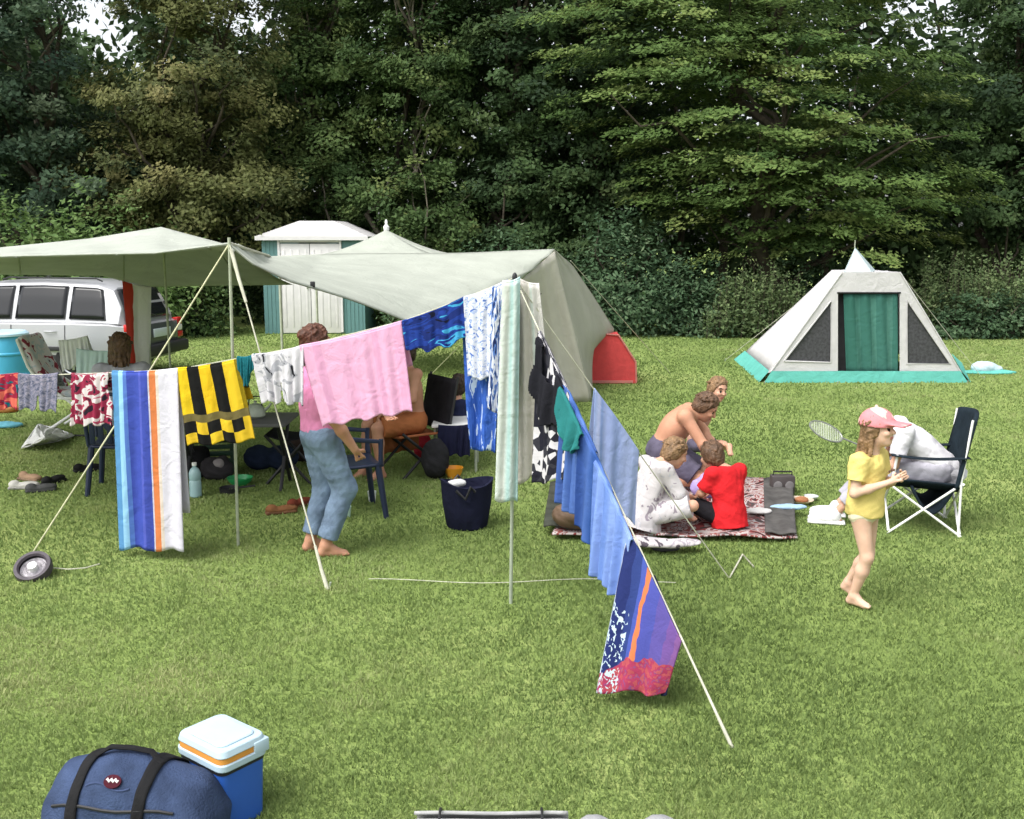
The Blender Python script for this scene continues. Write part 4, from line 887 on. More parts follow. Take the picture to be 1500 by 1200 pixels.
hang('shorts', 'washed out grey blue shorts hanging left of the floral dress', 'shorts', (28, 549), (86, 548), (30, 598), (84, 602), PRINT('shorts_grey', [(0, (.10, .11, .17)), (.42, (.20, .20, .27)), (.56, (.30, .28, .35))], 14), group=GRP, mask=trunks, amp=.012)
hang('dress', 'white crimson and black flower print dress hanging left of the striped towel', 'dress', (98, 548), (168, 546), (104, 622), (166, 622), PRINT('flower_print', [(0, (.03, .02, .03)), (.38, (.30, .03, .07)), (.50, (.68, .62, .62)), (.64, (.42, .06, .12)), (.78, (.02, .02, .02))], 5, dist=.6), group=GRP, amp=.02, mask=inpoly([(.1, -.1), (.9, -.1), (.86, .3), (1, .6), (.96, 1.1), (0, 1.1), (.08, .5)]))
hang('towel', 'long bath towel striped light blue, royal blue, orange and white, hanging almost to the grass', 'towel', (165, 545), (262, 541), (177, 803), (272, 807),
     STRIPES('stripes_beach', [(0, (.10, .27, .50)), (.10, (.30, .56, .78)), (.17, (.10, .20, .55)), (.22, (.055, .085, .40)), (.40, (.085, .11, .46)), (.44, (.055, .08, .38)), (.545, (.55, .55, .66)), (.565, (.62, .20, .07)), (.66, (.66, .58, .50)), (.70, (.64, .62, .69))], 'X', .02), group=GRP, folds=3, amp=.022, back=.8, seed=3)
hang('towel', 'yellow and black striped towel with a chequered bottom edge', 'towel', (259, 541), (350, 527), (276, 652), (374, 645),
     None or STRIPES('stripes_bee', [(0, (.72, .50, .02)), (.17, (.012, .012, .012)), (.36, (.72, .47, .02)), (.55, (.012, .012, .012)), (.74, (.72, .50, .03)), (.93, (.25, .18, .01))], 'X', .02), group=GRP, folds=4, amp=.02, back=.5, mask=None, seed=5)
def bee():
    ob = [o for o in COL.objects if o.name.startswith('towel')][-1]; m = ob.data.materials[0]; t_ = m.node_tree
    r1 = [n for n in t_.nodes if n.type == 'VALTORGB'][0]; tc = nn(t_, 'ShaderNodeTexCoord'); sp = nn(t_, 'ShaderNodeSeparateXYZ'); t_.links.new(tc.outputs['UV'], sp.inputs[0])
    r2 = ramp(t_, [(0, (.012,) * 3), (.18, (.70, .47, .03)), (.34, (.012,) * 3), (.54, (.70, .48, .03)), (.72, (.012,) * 3), (.9, (.66, .45, .03))], 'CONSTANT'); ad = nn(t_, 'ShaderNodeMath', operation='MULTIPLY_ADD'); ad.inputs[1].default_value = 1; t_.links.new(sp.outputs['X'], ad.inputs[0])
    gt_ = nn(t_, 'ShaderNodeMath', operation='GREATER_THAN'); gt_.inputs[1].default_value = .86; t_.links.new(sp.outputs['Y'], gt_.inputs[0]); mu = nn(t_, 'ShaderNodeMath', operation='MULTIPLY'); mu.inputs[1].default_value = .18; t_.links.new(gt_.outputs[0], mu.inputs[0]); t_.links.new(mu.outputs[0], ad.inputs[2]); t_.links.new(ad.outputs[0], r2.inputs[0])
    band = ramp(t_, [(0, (0, 0, 0)), (.60, (1, 1, 1)), (.70, (0, 0, 0))], 'CONSTANT'); t_.links.new(sp.outputs['Y'], band.inputs[0])
    low = nn(t_, 'ShaderNodeMath', operation='GREATER_THAN'); low.inputs[1].default_value = .69; t_.links.new(sp.outputs['Y'], low.inputs[0])
    mx = nn(t_, 'ShaderNodeMix', data_type='RGBA'); t_.links.new(low.outputs[0], mx.inputs[0]); t_.links.new(r1.outputs[0], mx.inputs[6]); t_.links.new(r2.outputs[0], mx.inputs[7])
    mb = nn(t_, 'ShaderNodeMix', data_type='RGBA'); mb.inputs[7].default_value = (.16, .13, .05, 1); t_.links.new(band.outputs[0], mb.inputs[0]); t_.links.new(mx.outputs[2], mb.inputs[6])
    for n in t_.nodes:
        if n.type == 'BSDF_PRINCIPLED': t_.links.new(mb.outputs[2], n.inputs['Base Color'])
        if n.type == 'BSDF_TRANSLUCENT': t_.links.new(mb.outputs[2], n.inputs['Color'])
bee()
hang('swimsuit', 'small teal swimsuit between the bee striped towel and the white shorts', 'swimsuit', (348, 524), (374, 520), (352, 562), (372, 566), CLOTH('teal_knit', (.015, .14, .17)), group=GRP, amp=.015, mask=inpoly([(0, -.1), (1, -.1), (1, .4), (.7, .7), (.6, 1.1), (.4, 1.1), (.2, .7), (0, .4)]))
hang('shorts', 'white shorts with a black waistband left of the pink towel', 'shorts', (370, 521), (446, 507), (385, 588), (446, 592), PRINT('shorts_white', [(0, (.02, .02, .025)), (.36, (.38, .38, .42)), (.44, W), (.72, (.5, .5, .55))], 4, sx=1, sy=.8), group=GRP, amp=.02, mask=trunks, seed=2)
hang('towel', 'plain pink towel pegged between the white shorts and the blue trunks', 'towel', (440, 508), (589, 472), (474, 624), (606, 602), STRIPES('pink_towel', [(0, (.78, .44, .63)), (.12, (.73, .39, .58)), (.2, (.78, .44, .63)), (.42, (.76, .42, .61)), (.5, (.78, .44, .63)), (.70, (.73, .39, .58)), (.76, (.78, .44, .63)), (.9, (.74, .40, .59))], 'X', .04, .25), group=GRP, folds=6, amp=.018, back=.5, seed=6)
hang('swim_shorts', 'royal blue swimming trunks with cyan and black flashes right of the pink towel', 'trunks', (590, 472), (680, 437), (598, 520), (684, 500), PRINT('trunks_blue', [(0, (.01, .012, .03)), (.36, (.015, .03, .16)), (.46, (.02, .05, .28)), (.56, (.06, .35, .62)), (.66, (.015, .03, .2)), (.78, (.01, .01, .02))], 2.6, sx=.7, sy=1.4), group=GRP, amp=.025, seed=7, mask=inpoly([(0, -.1), (1, -.1), (1, .85), (.8, 1.02), (.5, 1.1), (.2, .92), (0, .8)]))
hang('towel', 'deep blue towel with white letter marks, hanging lowest behind the speckled towel', 'towel', (676, 441), (738, 415), (690, 656), (726, 664), PRINT('blue_mark_towel', [(0, (.03, .09, .38)), (.46, (.05, .13, .50)), (.60, (.55, .66, .82)), (.68, (.05, .13, .48))], 7, sx=1, sy=.8), group=GRP, fn=lambda x, y: P(x, y, Y1(x) + .09), folds=2, amp=.03, back=.15, seed=8, mask=inpoly([(-.1, -.1), (1.1, -.1), (1.0, .5), (.95, 1.1), (.1, 1.1), (-.1, .3)]))
hang('towel', 'white towel speckled with pale blue, hung just left of the corner pole', 'towel', (680, 437), (741, 413), (686, 553), (736, 556), PRINT('speckled_towel', [(0, (.08, .16, .48)), (.36, (.42, .50, .72)), (.45, (.70, .72, .80)), (.68, (.36, .42, .66))], 13, sx=.8, sy=1.6), group=GRP, folds=3, amp=.02, back=.3, seed=9)
hang('towel', 'white towel with navy scribbles along the left of the aqua towel', 'towel', (722, 422), (744, 412), (716, 600), (738, 606), PRINT('navy_scribble', [(0, (.02, .03, .10)), (.42, (.10, .2, .5)), (.5, (.66, .68, .74))], 8), group=GRP, folds=1.5, amp=.02, back=.2, seed=10, fn=lambda x, y: P(x, y, Y1(x) - .03))
hang('towel', 'long pale aqua and white towel hanging down in front of the corner pole', 'towel', (736, 413), (762, 408), (725, 732), (758, 736), STRIPES('aqua_towel', [(0, (.60, .66, .61)), (.3, (.65, .67, .62)), (.58, (.38, .55, .53)), (.72, (.56, .65, .62)), (.9, (.36, .51, .50))], 'X', .08, interp='EASE'), group=GRP, folds=1.6, amp=.018, back=.5, seed=11, fn=lambda x, y: P(x, y, PB.y - .06))
hang('bed_sheet', 'cream white sheet hanging in long folds right of the corner pole', 'sheet', (757, 408), (790, 418), (758, 708), (818, 684), STRIPES('cream_sheet', [(0, (.60, .56, .51)), (.25, (.64, .60, .55)), (.5, (.60, .57, .51)), (.62, (.56, .63, .58)), (.68, (.64, .62, .59))], 'X', .05, interp='EASE'), group=GRP, folds=2.2, amp=.02, back=.4, seed=12, fn=lambda x, y: P(x, y, PB.y + .05), flare=1.2)
l2 = lambda x, y: on_line(G2, y)
TW = Vector((-.6, -.8, 0))
def hang2(name, label, cat, y0, y1, d0, d1, mat, E=G2, fwd=0, **k):
    """hung straight down from the slanting near line; d0, d1 are the drops in metres at its two ends"""
    A, B = on_line(E, y0), on_line(E, y1); o_ = Vector((-.025, -.015, 0)) * fwd
    k.setdefault('drape', -.7); k.setdefault('wav', .010); k.setdefault('amp', .022); k.setdefault('folds', 3); k.setdefault('nv', 70)
    return hang(name, label, cat, A + o_, B + o_, A + o_ - Vector((.02, .01, d0)), B + o_ - Vector((.02, -.01, d1)), mat, group=GRP, toward=TW, **k)
m_zig = PRINT('zigzag', [(0, (.02, .02, .03)), (.34, (.62, .60, .62)), (.70, (.04, .04, .05))], 7, 'v', sx=1.2, sy=2.2)
hang2('towel', 'white towel with black zigzag print under the black swimsuit', 'towel', 487, 592, .86, .40, m_zig, folds=2.5, back=.3, seed=14)
hang2('swimsuit', 'black swimsuit with thin shoulder straps right of the cream sheet', 'swimsuit', 486, 588, .48, .16, CLOTH('black_lycra', (.02, .02, .026)), fwd=1.0, folds=3, amp=.03, back=.5, seed=13,
      mask=inpoly([(.10, -.1), (.22, -.1), (.30, .32), (.62, .26), (.70, -.1), (.82, -.1), (.86, .3), (1.0, .6), (.9, .85), (.55, 1.02), (.2, .92), (.02, .6), (.12, .3)]))
hang2('bikini_bottom', 'small round teal swimsuit bottom draped over the line above the blue shorts', 'bikini', 566, 640, .24, .13, CLOTH('teal_lycra', (.03, .20, .20)), fwd=1.2, folds=2, amp=.03, back=.8, seed=15, mask=inpoly([(.05, -.1), (.95, -.1), (1, .5), (.8, .95), (.45, 1.03), (.15, .9), (0, .5)]))
m_b1 = STRIPES('blue_shorts', [(0, (.05, .10, .33)), (.25, (.09, .17, .45)), (.4, (.05, .11, .35)), (.6, (.11, .20, .50)), (.8, (.07, .14, .41))], 'X', .12, interp='EASE')
hang2('shorts', 'mid blue shorts bunched on the near line below the teal bikini bottom', 'shorts', 560, 664, .66, .40, m_b1, folds=4, amp=.028, back=.6, seed=16)
hang2('shirt', 'crumpled blue shirt with a dark collar on the near line', 'shirt', 628, 722, .52, .40, STRIPES('blue_shirt', [(0, (.03, .07, .25)), (.3, (.07, .14, .40)), (.5, (.03, .08, .27)), (.7, (.11, .20, .50))], 'X', .2, interp='EASE'), fwd=.5, folds=3.5, amp=.03, back=.6, seed=17)
hang2('towel', 'cornflower blue towel hanging between the blue shirt and the rainbow towel', 'towel', 676, 792, .56, .34, STRIPES('cornflower', [(0, (.13, .22, .54)), (.2, (.21, .32, .66)), (.35, (.14, .24, .57)), (.55, (.23, .34, .67)), (.75, (.16, .26, .60)), (.9, (.25, .36, .68))], 'X', .08, interp='EASE'), fwd=.9, folds=4, amp=.024, back=.6, seed=18)
# the rainbow towel nearest to the camera
def rainbow():
    m, t_, b = nodes('rainbow_towel'); tc = nn(t_, 'ShaderNodeTexCoord'); sp = nn(t_, 'ShaderNodeSeparateXYZ'); t_.links.new(tc.outputs['UV'], sp.inputs[0])
    n = nn(t_, 'ShaderNodeTexNoise'); n.inputs['Scale'].default_value = 5; t_.links.new(tc.outputs['UV'], n.inputs[0])
    a = nn(t_, 'ShaderNodeMath', operation='MULTIPLY_ADD'); a.inputs[1].default_value = .10; t_.links.new(n.outputs[0], a.inputs[0]); t_.links.new(sp.outputs['X'], a.inputs[2])
    rx = ramp(t_, [(0, (.45, .50, .60)), (.06, (.02, .03, .12)), (.22, (.03, .05, .18)), (.34, (.06, .09, .34)), (.43, (.55, .17, .07)), (.50, (.07, .08, .32)), (.66, (.10, .08, .29)), (.86, (.15, .08, .27)), (.98, (.20, .09, .26))], 'CONSTANT'); t_.links.new(a.outputs[0], rx.inputs[0])
    # bottom hem: pink and red
    v2 = nn(t_, 'ShaderNodeMath', operation='MULTIPLY_ADD'); v2.inputs[1].default_value = .35; t_.links.new(sp.outputs['X'], v2.inputs[0]); t_.links.new(sp.outputs['Y'], v2.inputs[2])
    v3 = nn(t_, 'ShaderNodeMath', operation='MULTIPLY_ADD'); v3.inputs[1].default_value = .22; t_.links.new(n.outputs[0], v3.inputs[0]); t_.links.new(v2.outputs[0], v3.inputs[2])
    ms = nn(t_, 'ShaderNodeMath', operation='GREATER_THAN'); ms.inputs[1].default_value = .98; t_.links.new(v3.outputs[0], ms.inputs[0])
    rp = ramp(t_, [(0, (.38, .075, .085)), (.46, (.32, .04, .09)), (.56, (.22, .06, .16)), (.60, (.36, .08, .09))], 'CONSTANT'); n2 = nn(t_, 'ShaderNodeTexNoise'); n2.inputs['Scale'].default_value = 11; t_.links.new(tc.outputs['UV'], n2.inputs[0]); t_.links.new(n2.outputs[0], rp.inputs[0])
    mx = nn(t_, 'ShaderNodeMix', data_type='RGBA'); t_.links.new(ms.outputs[0], mx.inputs[0]); t_.links.new(rx.outputs[0], mx.inputs[6]); t_.links.new(rp.outputs[0], mx.inputs[7])
    # white speckle on the dark left band
    vo = nn(t_, 'ShaderNodeTexNoise'); vo.inputs['Scale'].default_value = 24; vo.inputs['Distortion'].default_value = 1; t_.links.new(tc.outputs['UV'], vo.inputs[0]); g1 = nn(t_, 'ShaderNodeMath', operation='GREATER_THAN'); g1.inputs[1].default_value = .56; t_.links.new(vo.outputs[0], g1.inputs[0])
    g2 = nn(t_, 'ShaderNodeMath', operation='LESS_THAN'); g2.inputs[1].default_value = .22; t_.links.new(sp.outputs['X'], g2.inputs[0]); g3 = nn(t_, 'ShaderNodeMath', operation='GREATER_THAN'); g3.inputs[1].default_value = .45; t_.links.new(sp.outputs['Y'], g3.inputs[0])
    p1 = nn(t_, 'ShaderNodeMath', operation='MULTIPLY'); p2 = nn(t_, 'ShaderNodeMath', operation='MULTIPLY'); t_.links.new(g1.outputs[0], p1.inputs[0]); t_.links.new(g2.outputs[0], p1.inputs[1]); t_.links.new(p1.outputs[0], p2.inputs[0]); t_.links.new(g3.outputs[0], p2.inputs[1])
    m2 = nn(t_, 'ShaderNodeMix', data_type='RGBA'); m2.inputs[7].default_value = (.5, .62, .68, 1); t_.links.new(p2.outputs[0], m2.inputs[0]); t_.links.new(mx.outputs[2], m2.inputs[6]); cloth_finish(t_, b, m2.outputs[2], .2); return m
A, B = on_line(G2, 772), on_line(G2, 940)
hang('towel', 'purple blue beach towel with orange streak and pink hem touching the grass', 'towel', A, B, P(880, 1012, A.y - .3), P(976, 1016, B.y + .02), rainbow(), group=GRP, folds=2.6, amp=.03, back=.0, seed=19, toward=TW, wav=.012, drape=-.7, nv=60)
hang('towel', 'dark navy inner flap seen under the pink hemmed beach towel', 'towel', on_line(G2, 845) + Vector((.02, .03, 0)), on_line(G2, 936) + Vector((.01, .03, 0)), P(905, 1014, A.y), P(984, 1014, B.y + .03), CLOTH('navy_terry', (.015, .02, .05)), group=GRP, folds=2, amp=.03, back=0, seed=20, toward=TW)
m_lav = STRIPES('lavender_towel', [(0, (.36, .46, .76)), (.10, (.48, .54, .80)), (.16, (.28, .38, .70)), (.22, (.38, .46, .76)), (.5, (.33, .42, .73)), (.7, (.40, .48, .77))], 'X', .05, interp='EASE')
A, B = on_line(G3, 571), on_line(G3, 662)
hang('towel', 'lavender blue towel hung slanting on the line over the picnic', 'towel', A, B, P(866, 716, A.y), P(930, 770, B.y), m_lav, group=GRP, folds=2.6, amp=.018, back=.5, seed=21, drape=-.7, toward=Vector((-.4, -.9, 0)))

hang('cloth', 'white cloth with a red left edge hanging from the awning beside the car', 'cloth', re_[2].lerp(re_[3], .45), re_[3] + Vector((.06, 0, 0)), (190, 540), (220, 545), STRIPES('white_red_cloth', [(0, (.60, .07, .05)), (.30, (.85, .84, .84))], 'X', .5, wscale=1.5), folds=2, amp=.03, back=0, seed=50, fn=None)
# ------------------------------------------------------------------ furniture and things under the awning
def soft(name, lab, cat, loc, els, mt, wr=.008, wf=18, v=.01):
    S = SDF(v)
    for c, r_ in els: S.ell(c, r_, k=.03)
    return tag(S.mesh(name, mt, wrinkle=wr, wfreq=wf, loc=loc), lab, cat)
def plastic_chair(label, loc, rz, mt, group=None):
    t = thing('garden_chair', label, 'chair', loc, rz, group)
    b = MB(); b.grid(lambda u, v: Vector(((u - .5) * .44, (v - .5) * .43, .43 - .015 * math.sin(PI * u) - .01 * math.sin(PI * v))), 8, 8); b.build('seat', mt, t, solid=.025, fix=False)
    for s in (-1, 1):
        for q in (-1, 1): b = MB(); b.tube([(s * .25, q * .24, 0), (s * .20, q * .19, .43)], [.022, .028], 8); b.build('leg', mt, t)
        b = MB(); b.tube([(s * .24, .21, .42), (s * .25, .20, .62), (s * .25, -.02, .65), (s * .25, -.2, .63)], .02, 8, flat=.6); b.tube([(s * .25, .2, .44), (s * .25, .21, .64)], .018, 8); b.build('armrest', mt, t)
    b = MB()
    for i in range(6): b.box(((i - 2.5) * .072, -.225, .63), (.045, .018, .36), bev=.006)
    b.tube([(-.22, -.2, .43), (-.24, -.25, .82), (-.15, -.265, .88), (.15, -.265, .88), (.24, -.25, .82), (.22, -.2, .43)], .018, 8); b.build('backrest', mt, t)
    return t
def dk(p, y=0): return Vector((p.x, p.y, y))
plastic_chair('navy plastic garden chair behind the long striped towel', G(182, 716), math.radians(8), m_navyp)
plastic_chair('navy plastic garden chair beside the woman in jeans', G(513, 752), math.radians(-70), m_navyp)
# white recliner with a floral cushion
t = thing('recliner', 'white framed recliner with a flowery cushion beside the silver car', 'recliner', G(130, 628), 0)
m_flor = PRINT('floral_cushion', [(0, (.30, .05, .08)), (.4, (.70, .66, .66)), (.56, (.55, .60, .64)), (.7, (.10, .03, .05))], 9, coord='Object')
b = MB(); 
for s in (-.26, .26): b.tube([(-.62, s, 1.05), (-.52, s, .75), (-.30, s, .40), (.45, s, .38)], .018, 8); b.tube([(-.4, s, 0), (.3, s, .45)], .016, 8); b.tube([(.4, s, 0), (-.35, s, .55)], .016, 8)
b.tube([(-.62, -.26, 1.05), (-.62, .26, 1.05)], .018, 8); b.build('frame', m_white, t)
S = SDF(.012); S.rbox((-.47, 0, .76), (.05, .24, .36), .045, np.array(Matrix.Rotation(-.42, 3, 'Y'))); S.rbox((.08, 0, .43), (.38, .24, .05), .045); S.mesh('cushion', m_flor, t, wrinkle=.006, wfreq=16)
o = hang('towel', 'pale aqua towel thrown over the white recliner by the car', 'towel', P(112, 512, 11.2), P(164, 515, 11.2), (112, 548), (166, 548), CLOTH('aqua_plain', (.68, .84, .87)), amp=.012, back=.8, seed=33, fn=None)
o = hang('towel', 'crumpled white towel over the head end of the recliner', 'towel', P(86, 500, 11.3), P(128, 493, 11.3), (92, 545), (134, 524), CLOTH('white_terry', (.85, .85, .86)), amp=.015, back=.7, seed=34, fn=None)
# blue water barrel
q = G(14, 578); t = thing('water_barrel', 'light blue plastic water barrel at the left edge by the car', 'barrel', q)
hb = P(14, 485, q.y).z; rb = (P(46, 520, q.y).x - P(-18, 520, q.y).x) / 2; m_cy = PLASTIC('barrel_blue', (.06, .36, .55), .35)
b = MB(); b.lathe([(rb * .86, 0), (rb * .92, .03), (rb * .98, hb * .3), (rb, hb * .5), (rb * .98, hb * .8), (rb * .92, hb * .9), (rb * .9, hb * .93)], n=32)
b.build('body', m_cy, t)
for z in (.33, .66): b = MB(); b.lathe([(rb * .97, hb * z - .03), (rb * 1.03, hb * z - .01), (rb * 1.03, hb * z + .01), (rb * .97, hb * z + .03)], n=32, cap=False); b.build('hoop', m_cy, t)
b = MB(); b.lathe([(rb * .9, hb * .93), (rb * 1.02, hb * .935), (rb * 1.02, hb * .97), (rb * .9, hb), (0.01, hb)], n=32); b.build('lid', PLASTIC('lid_pale', (.42, .60, .70), .4), t)
# folding table
m_tabl = PLASTIC('table_grey', (.10, .10, .10), .6); q = G(345, 716)
t = thing('camping_table', 'dark folding camping table standing behind the bee striped towel', 'table', q)
b = MB(); b.box((0, .1, .60), (1.0, .6, .03), bev=.008); b.build('tabletop', m_tabl, t)
for s in (-.42, .42):
    for d in (1, -1): b = MB(); b.tube([(s, -.2 * d + .1, 0), (s, .22 * d + .1, .585)], .016, 8); b.build('leg', m_black, t)
q = G(430, 702); t = thing('folding_stool', 'dark folding stool frame left of the woman in jeans', 'stool', q)
for s in (-.2, .2):
    for d in (1, -1): b = MB(); b.tube([(-.2 * d, s, 0), (.2 * d, s, .45)], .014, 8); b.build('leg', m_black, t)
b = MB(); b.grid(lambda u, v: Vector(((u - .5) * .4, (v - .5) * .42, .45 - .05 * math.sin(PI * u))), 10, 6); b.build('seat', CLOTH('dark_canvas', (.03, .03, .035)), t, solid=.006, fix=False)
# small things on the grass under the table
q = G(287, 728); t = thing('water_bottle', 'pale teal plastic bottle standing on the grass right of the long striped towel', 'bottle', q)
b = MB(); b.lathe([(.04, 0), (.05, .01), (.05, .14), (.046, .15), (.05, .16), (.05, .21), (.035, .245), (.016, .26), (.016, .28)], n=20); b.build('bottle', PLASTIC('pale_teal', (.30, .45, .47), .2), t)
b = MB(); b.lathe([(.02, .275), (.02, .30), (.0, .302)], n=16); b.build('cap', m_white, t)
q = G(352, 711); b = MB(); b.lathe([(.05, .0), (.10, .04), (.115, .075), (.108, .075), (.09, .035), (.0, .012)], n=24, cap=False); tag(b.build('bowl', PLASTIC('green_plastic', (.02, .30, .09), .35), origin=None), 'bright green plastic bowl on the grass under the table', 'bowl').location = q
q = G(318, 702); t = thing('shopping_bag', 'dark crumpled bag of groceries beside the green bowl', 'bag', q); S = SDF(.01); S.ell((0, 0, .10), (.15, .10, .11)); S.ell((.05, .02, .16), (.06, .06, .06)); S.mesh('bag', CLOTH('dark_grey_bag', (.06, .055, .06)), t, wrinkle=.014, wfreq=20)
S = SDF(.008); S.ell((.04, -.07, .16), (.05, .04, .045)); S.mesh('packet', CLOTH('grey_packet', (.40, .36, .36)), t, wrinkle=.005, wfreq=30)
q = G(272, 700); t = thing('sports_bag', 'black bag half hidden behind the white edge of the striped towel', 'bag', q); S = SDF(.012); S.rbox((0, .05, .14), (.2, .13, .14), .08); S.mesh('bag', CLOTH('black_bag', (.02, .02, .022)), t, wrinkle=.008, wfreq=18)
b = MB(); b.tube([(-.1, -.05, .25), (-.06, -.06, .36), (.06, -.06, .36), (.1, -.05, .25)], .012, 7); b.build('handle', m_black, t)
# more clutter; dark crate and sleeping bag added to stand for deep shadow here
q = G(312, 690); t = thing('crate', 'dark green slatted plastic crate added as shadow filler behind the grey bag of groceries', 'crate', q, .2); m_gc = PLASTIC('dark_green_plastic', (.02, .06, .035), .5)
b = MB(); b.box((0, 0, .02), (.40, .30, .02)); b.build('base', m_gc, t)
for z in (.06, .13, .20, .26):
    for c_, d_ in (((0, -.15, z), (.40, .015, .04)), ((0, .15, z), (.40, .015, .04)), ((-.2, 0, z), (.015, .285, .04)), ((.2, 0, z), (.015, .285, .04))): b = MB(); b.box(c_, d_, bev=.004); b.build('slat', m_gc, t)
for x in (-.19, .19):
    for y in (-.14, .14): b = MB(); b.box((x, y, .15), (.03, .025, .27)); b.build('corner_post', m_gc, t)
soft('filler_sleeping_bag', 'dark blue rolled sleeping bag added as shadow filler behind the folding stool', 'sleeping bag', G(398, 688), [((-.12, 0, .12), (.14, .12, .12)), ((.1, 0, .12), (.16, .12, .12))], CLOTH('dark_blue_nylon', (.02, .03, .06), .2, .02), .008, 22)
soft('rucksack', 'black rucksack standing on the grass left of the orange bowl', 'bag', G(638, 700), [((0, 0, .18), (.13, .11, .19)), ((0, -.08, .12), (.10, .06, .10))], CLOTH('black_nylon', (.02, .02, .022), .2, .02), .008, 22)
soft('holdall', 'dark brown holdall lying in the shade behind the woman in jeans', 'bag', G(462, 676), [((-.1, 0, .14), (.18, .14, .14)), ((.1, 0, .13), (.18, .14, .13))], CLOTH('dark_brown_cloth', (.05, .035, .03), .2, .02), .008, 18)
q = G(345, 716) + Vector((.18, .10, .617)); t = thing('kettle', 'small steel kettle standing on the dark camping table', 'kettle', q)
b = MB(); b.lathe([(.06, 0), (.085, .02), (.08, .08), (.05, .12), (.012, .13), (.015, .15), (0, .155)], n=24); b.build('body', m_steel, t)
b = MB(); b.tube([(.07, 0, .06), (.12, 0, .10), (.14, 0, .13)], [.016, .011, .009], 8); b.build('spout', m_steel, t)
b = MB(); b.tube([(-.06, 0, .10), (-.05, 0, .19), (.05, 0, .19), (.06, 0, .10)], .007, 7); b.build('handle', m_black, t)
q = G(345, 716) + Vector((-.25, .05, .617)); b = MB(); b.lathe([(.07, 0), (.09, .04), (.09, .11), (.085, .11), (.083, .02), (0, .015)], n=24, cap=False); o = b.build('saucepan', MAT('dull_pan', (.2, .2, .2), .4, metal=.7), origin=None); o.location = q; tag(o, 'dull grey cooking pot on the left of the dark camping table', 'pot')
q = G(336, 722); b = MB(); b.lathe([(.05, 0), (.08, .01), (.085, .05), (.08, .05), (.075, .015), (0, .01)], n=24, cap=False); b.tube([(.08, 0, .045), (.22, .02, .06)], .009, 7); o = b.build('frying_pan', m_black); o.location = q; tag(o, 'black frying pan on the grass left of the green bowl', 'pan')
for (px, py, lab, c) in ((545, 734, 'white cup standing on the grass by the chair legs', (.62, .66, .64)), (508, 757, 'pale green cup lying by the heel of the woman in jeans', (.45, .62, .52))):
    b = MB(); b.lathe([(.028, 0), (.038, .085), (.034, .085), (.024, .008), (0, .008)], n=18, cap=False); o = b.build('cup', PLASTIC('cup_plastic', c, .4)); o.location = G(px, py); tag(o, lab, 'cup', 'cups on the grass')
# table with child: white edge board
q = G(668, 690); t = thing('low_table', 'low table with white edge and navy cloth before the dark haired child', 'table', q)
zt = P(668, 622, q.y).z
b = MB(); b.box((0, .15, zt), (.44, .5, .03), bev=.008); b.build('tabletop', m_white, t)
for s in (-.19, .19):
    for d in (-.05, .36): b = MB(); b.tube([(s, d, 0), (s, d, zt)], .014, 7); b.build('leg', m_steel, t)
hang('cloth', 'dark navy cloth hanging over the front of the low white table', 'cloth', P(642, 624, q.y - .13), P(690, 623, q.y - .13), (640, 664), (688, 668), CLOTH('navy_cloth', (.02, .022, .055)), amp=.02, back=.2, seed=40, fn=None)
S = SDF(.01); S.ell((0, 0, .11), (.10, .09, .12)); S.ell((.01, 0, .2), (.06, .05, .06)); o = S.mesh('bag', CLOTH('red_bag', (.42, .03, .05)), wrinkle=.01, wfreq=22, loc=G(620, 672)); tag(o, 'small red cloth bag left of the low white table', 'bag')
b = MB(); b.lathe([(.05, 0), (.075, .05), (.09, .10), (.082, .10), (.06, .03), (0, .01)], n=24, cap=False); o = b.build('bowl', PLASTIC('orange_plastic', (.65, .27, .02), .4)); o.location = G(667, 690) + Vector((0, -.28, .0)); tag(o, 'orange yellow plastic bowl in front of the low white table', 'bowl')
# navy tub bag
q = G(684, 772); t = thing('tub_bag', 'navy blue bucket shaped bag on the grass left of the hanging aqua towel', 'bag', q)
rt, rbm = .19, .15; hz = .36
b = MB(); b.lathe([(rbm * .9, .0), (rbm, .015), (lerp(rbm, rt, .5) + .008, hz * .5), (rt, hz * .95), (rt + .006, hz), (rt - .012, hz), (rt - .02, hz * .8), (rbm * .8, hz * .75), (0.0, hz * .75)], n=36, cap=False); b.v = [(x * (1.04 + .05 * math.sin(3 * math.atan2(y, x))), y * .86 * (1 + .04 * math.sin(4 * math.atan2(y, x) + z * 9)), z * (1 + .06 * math.sin(2 * math.atan2(y, x) + 1))) for x, y, z in b.v]; b.build('body', CLOTH('navy_canvas', (.018, .02, .045)), t)
for s in (-1, 1): b = MB(); b.tube([(s * .09 - .02, -.17 * s, hz - .04), (s * .06 - .02, -.19 * s, hz + .0), (s * .0, -.2 * s, hz - .09), (-s * .07, -.18 * s, hz - .03)], .012, 7); b.build('handle', m_black, t)
S = SDF(.008); S.ell((-.07, -.08, hz + .005), (.07, .05, .03)); o = S.mesh('cloth', CLOTH('white_cloth', (.72, .72, .72)), wrinkle=.005, wfreq=30, loc=q); tag(o, 'small white cloth lying in the top of the navy tub bag', 'cloth')
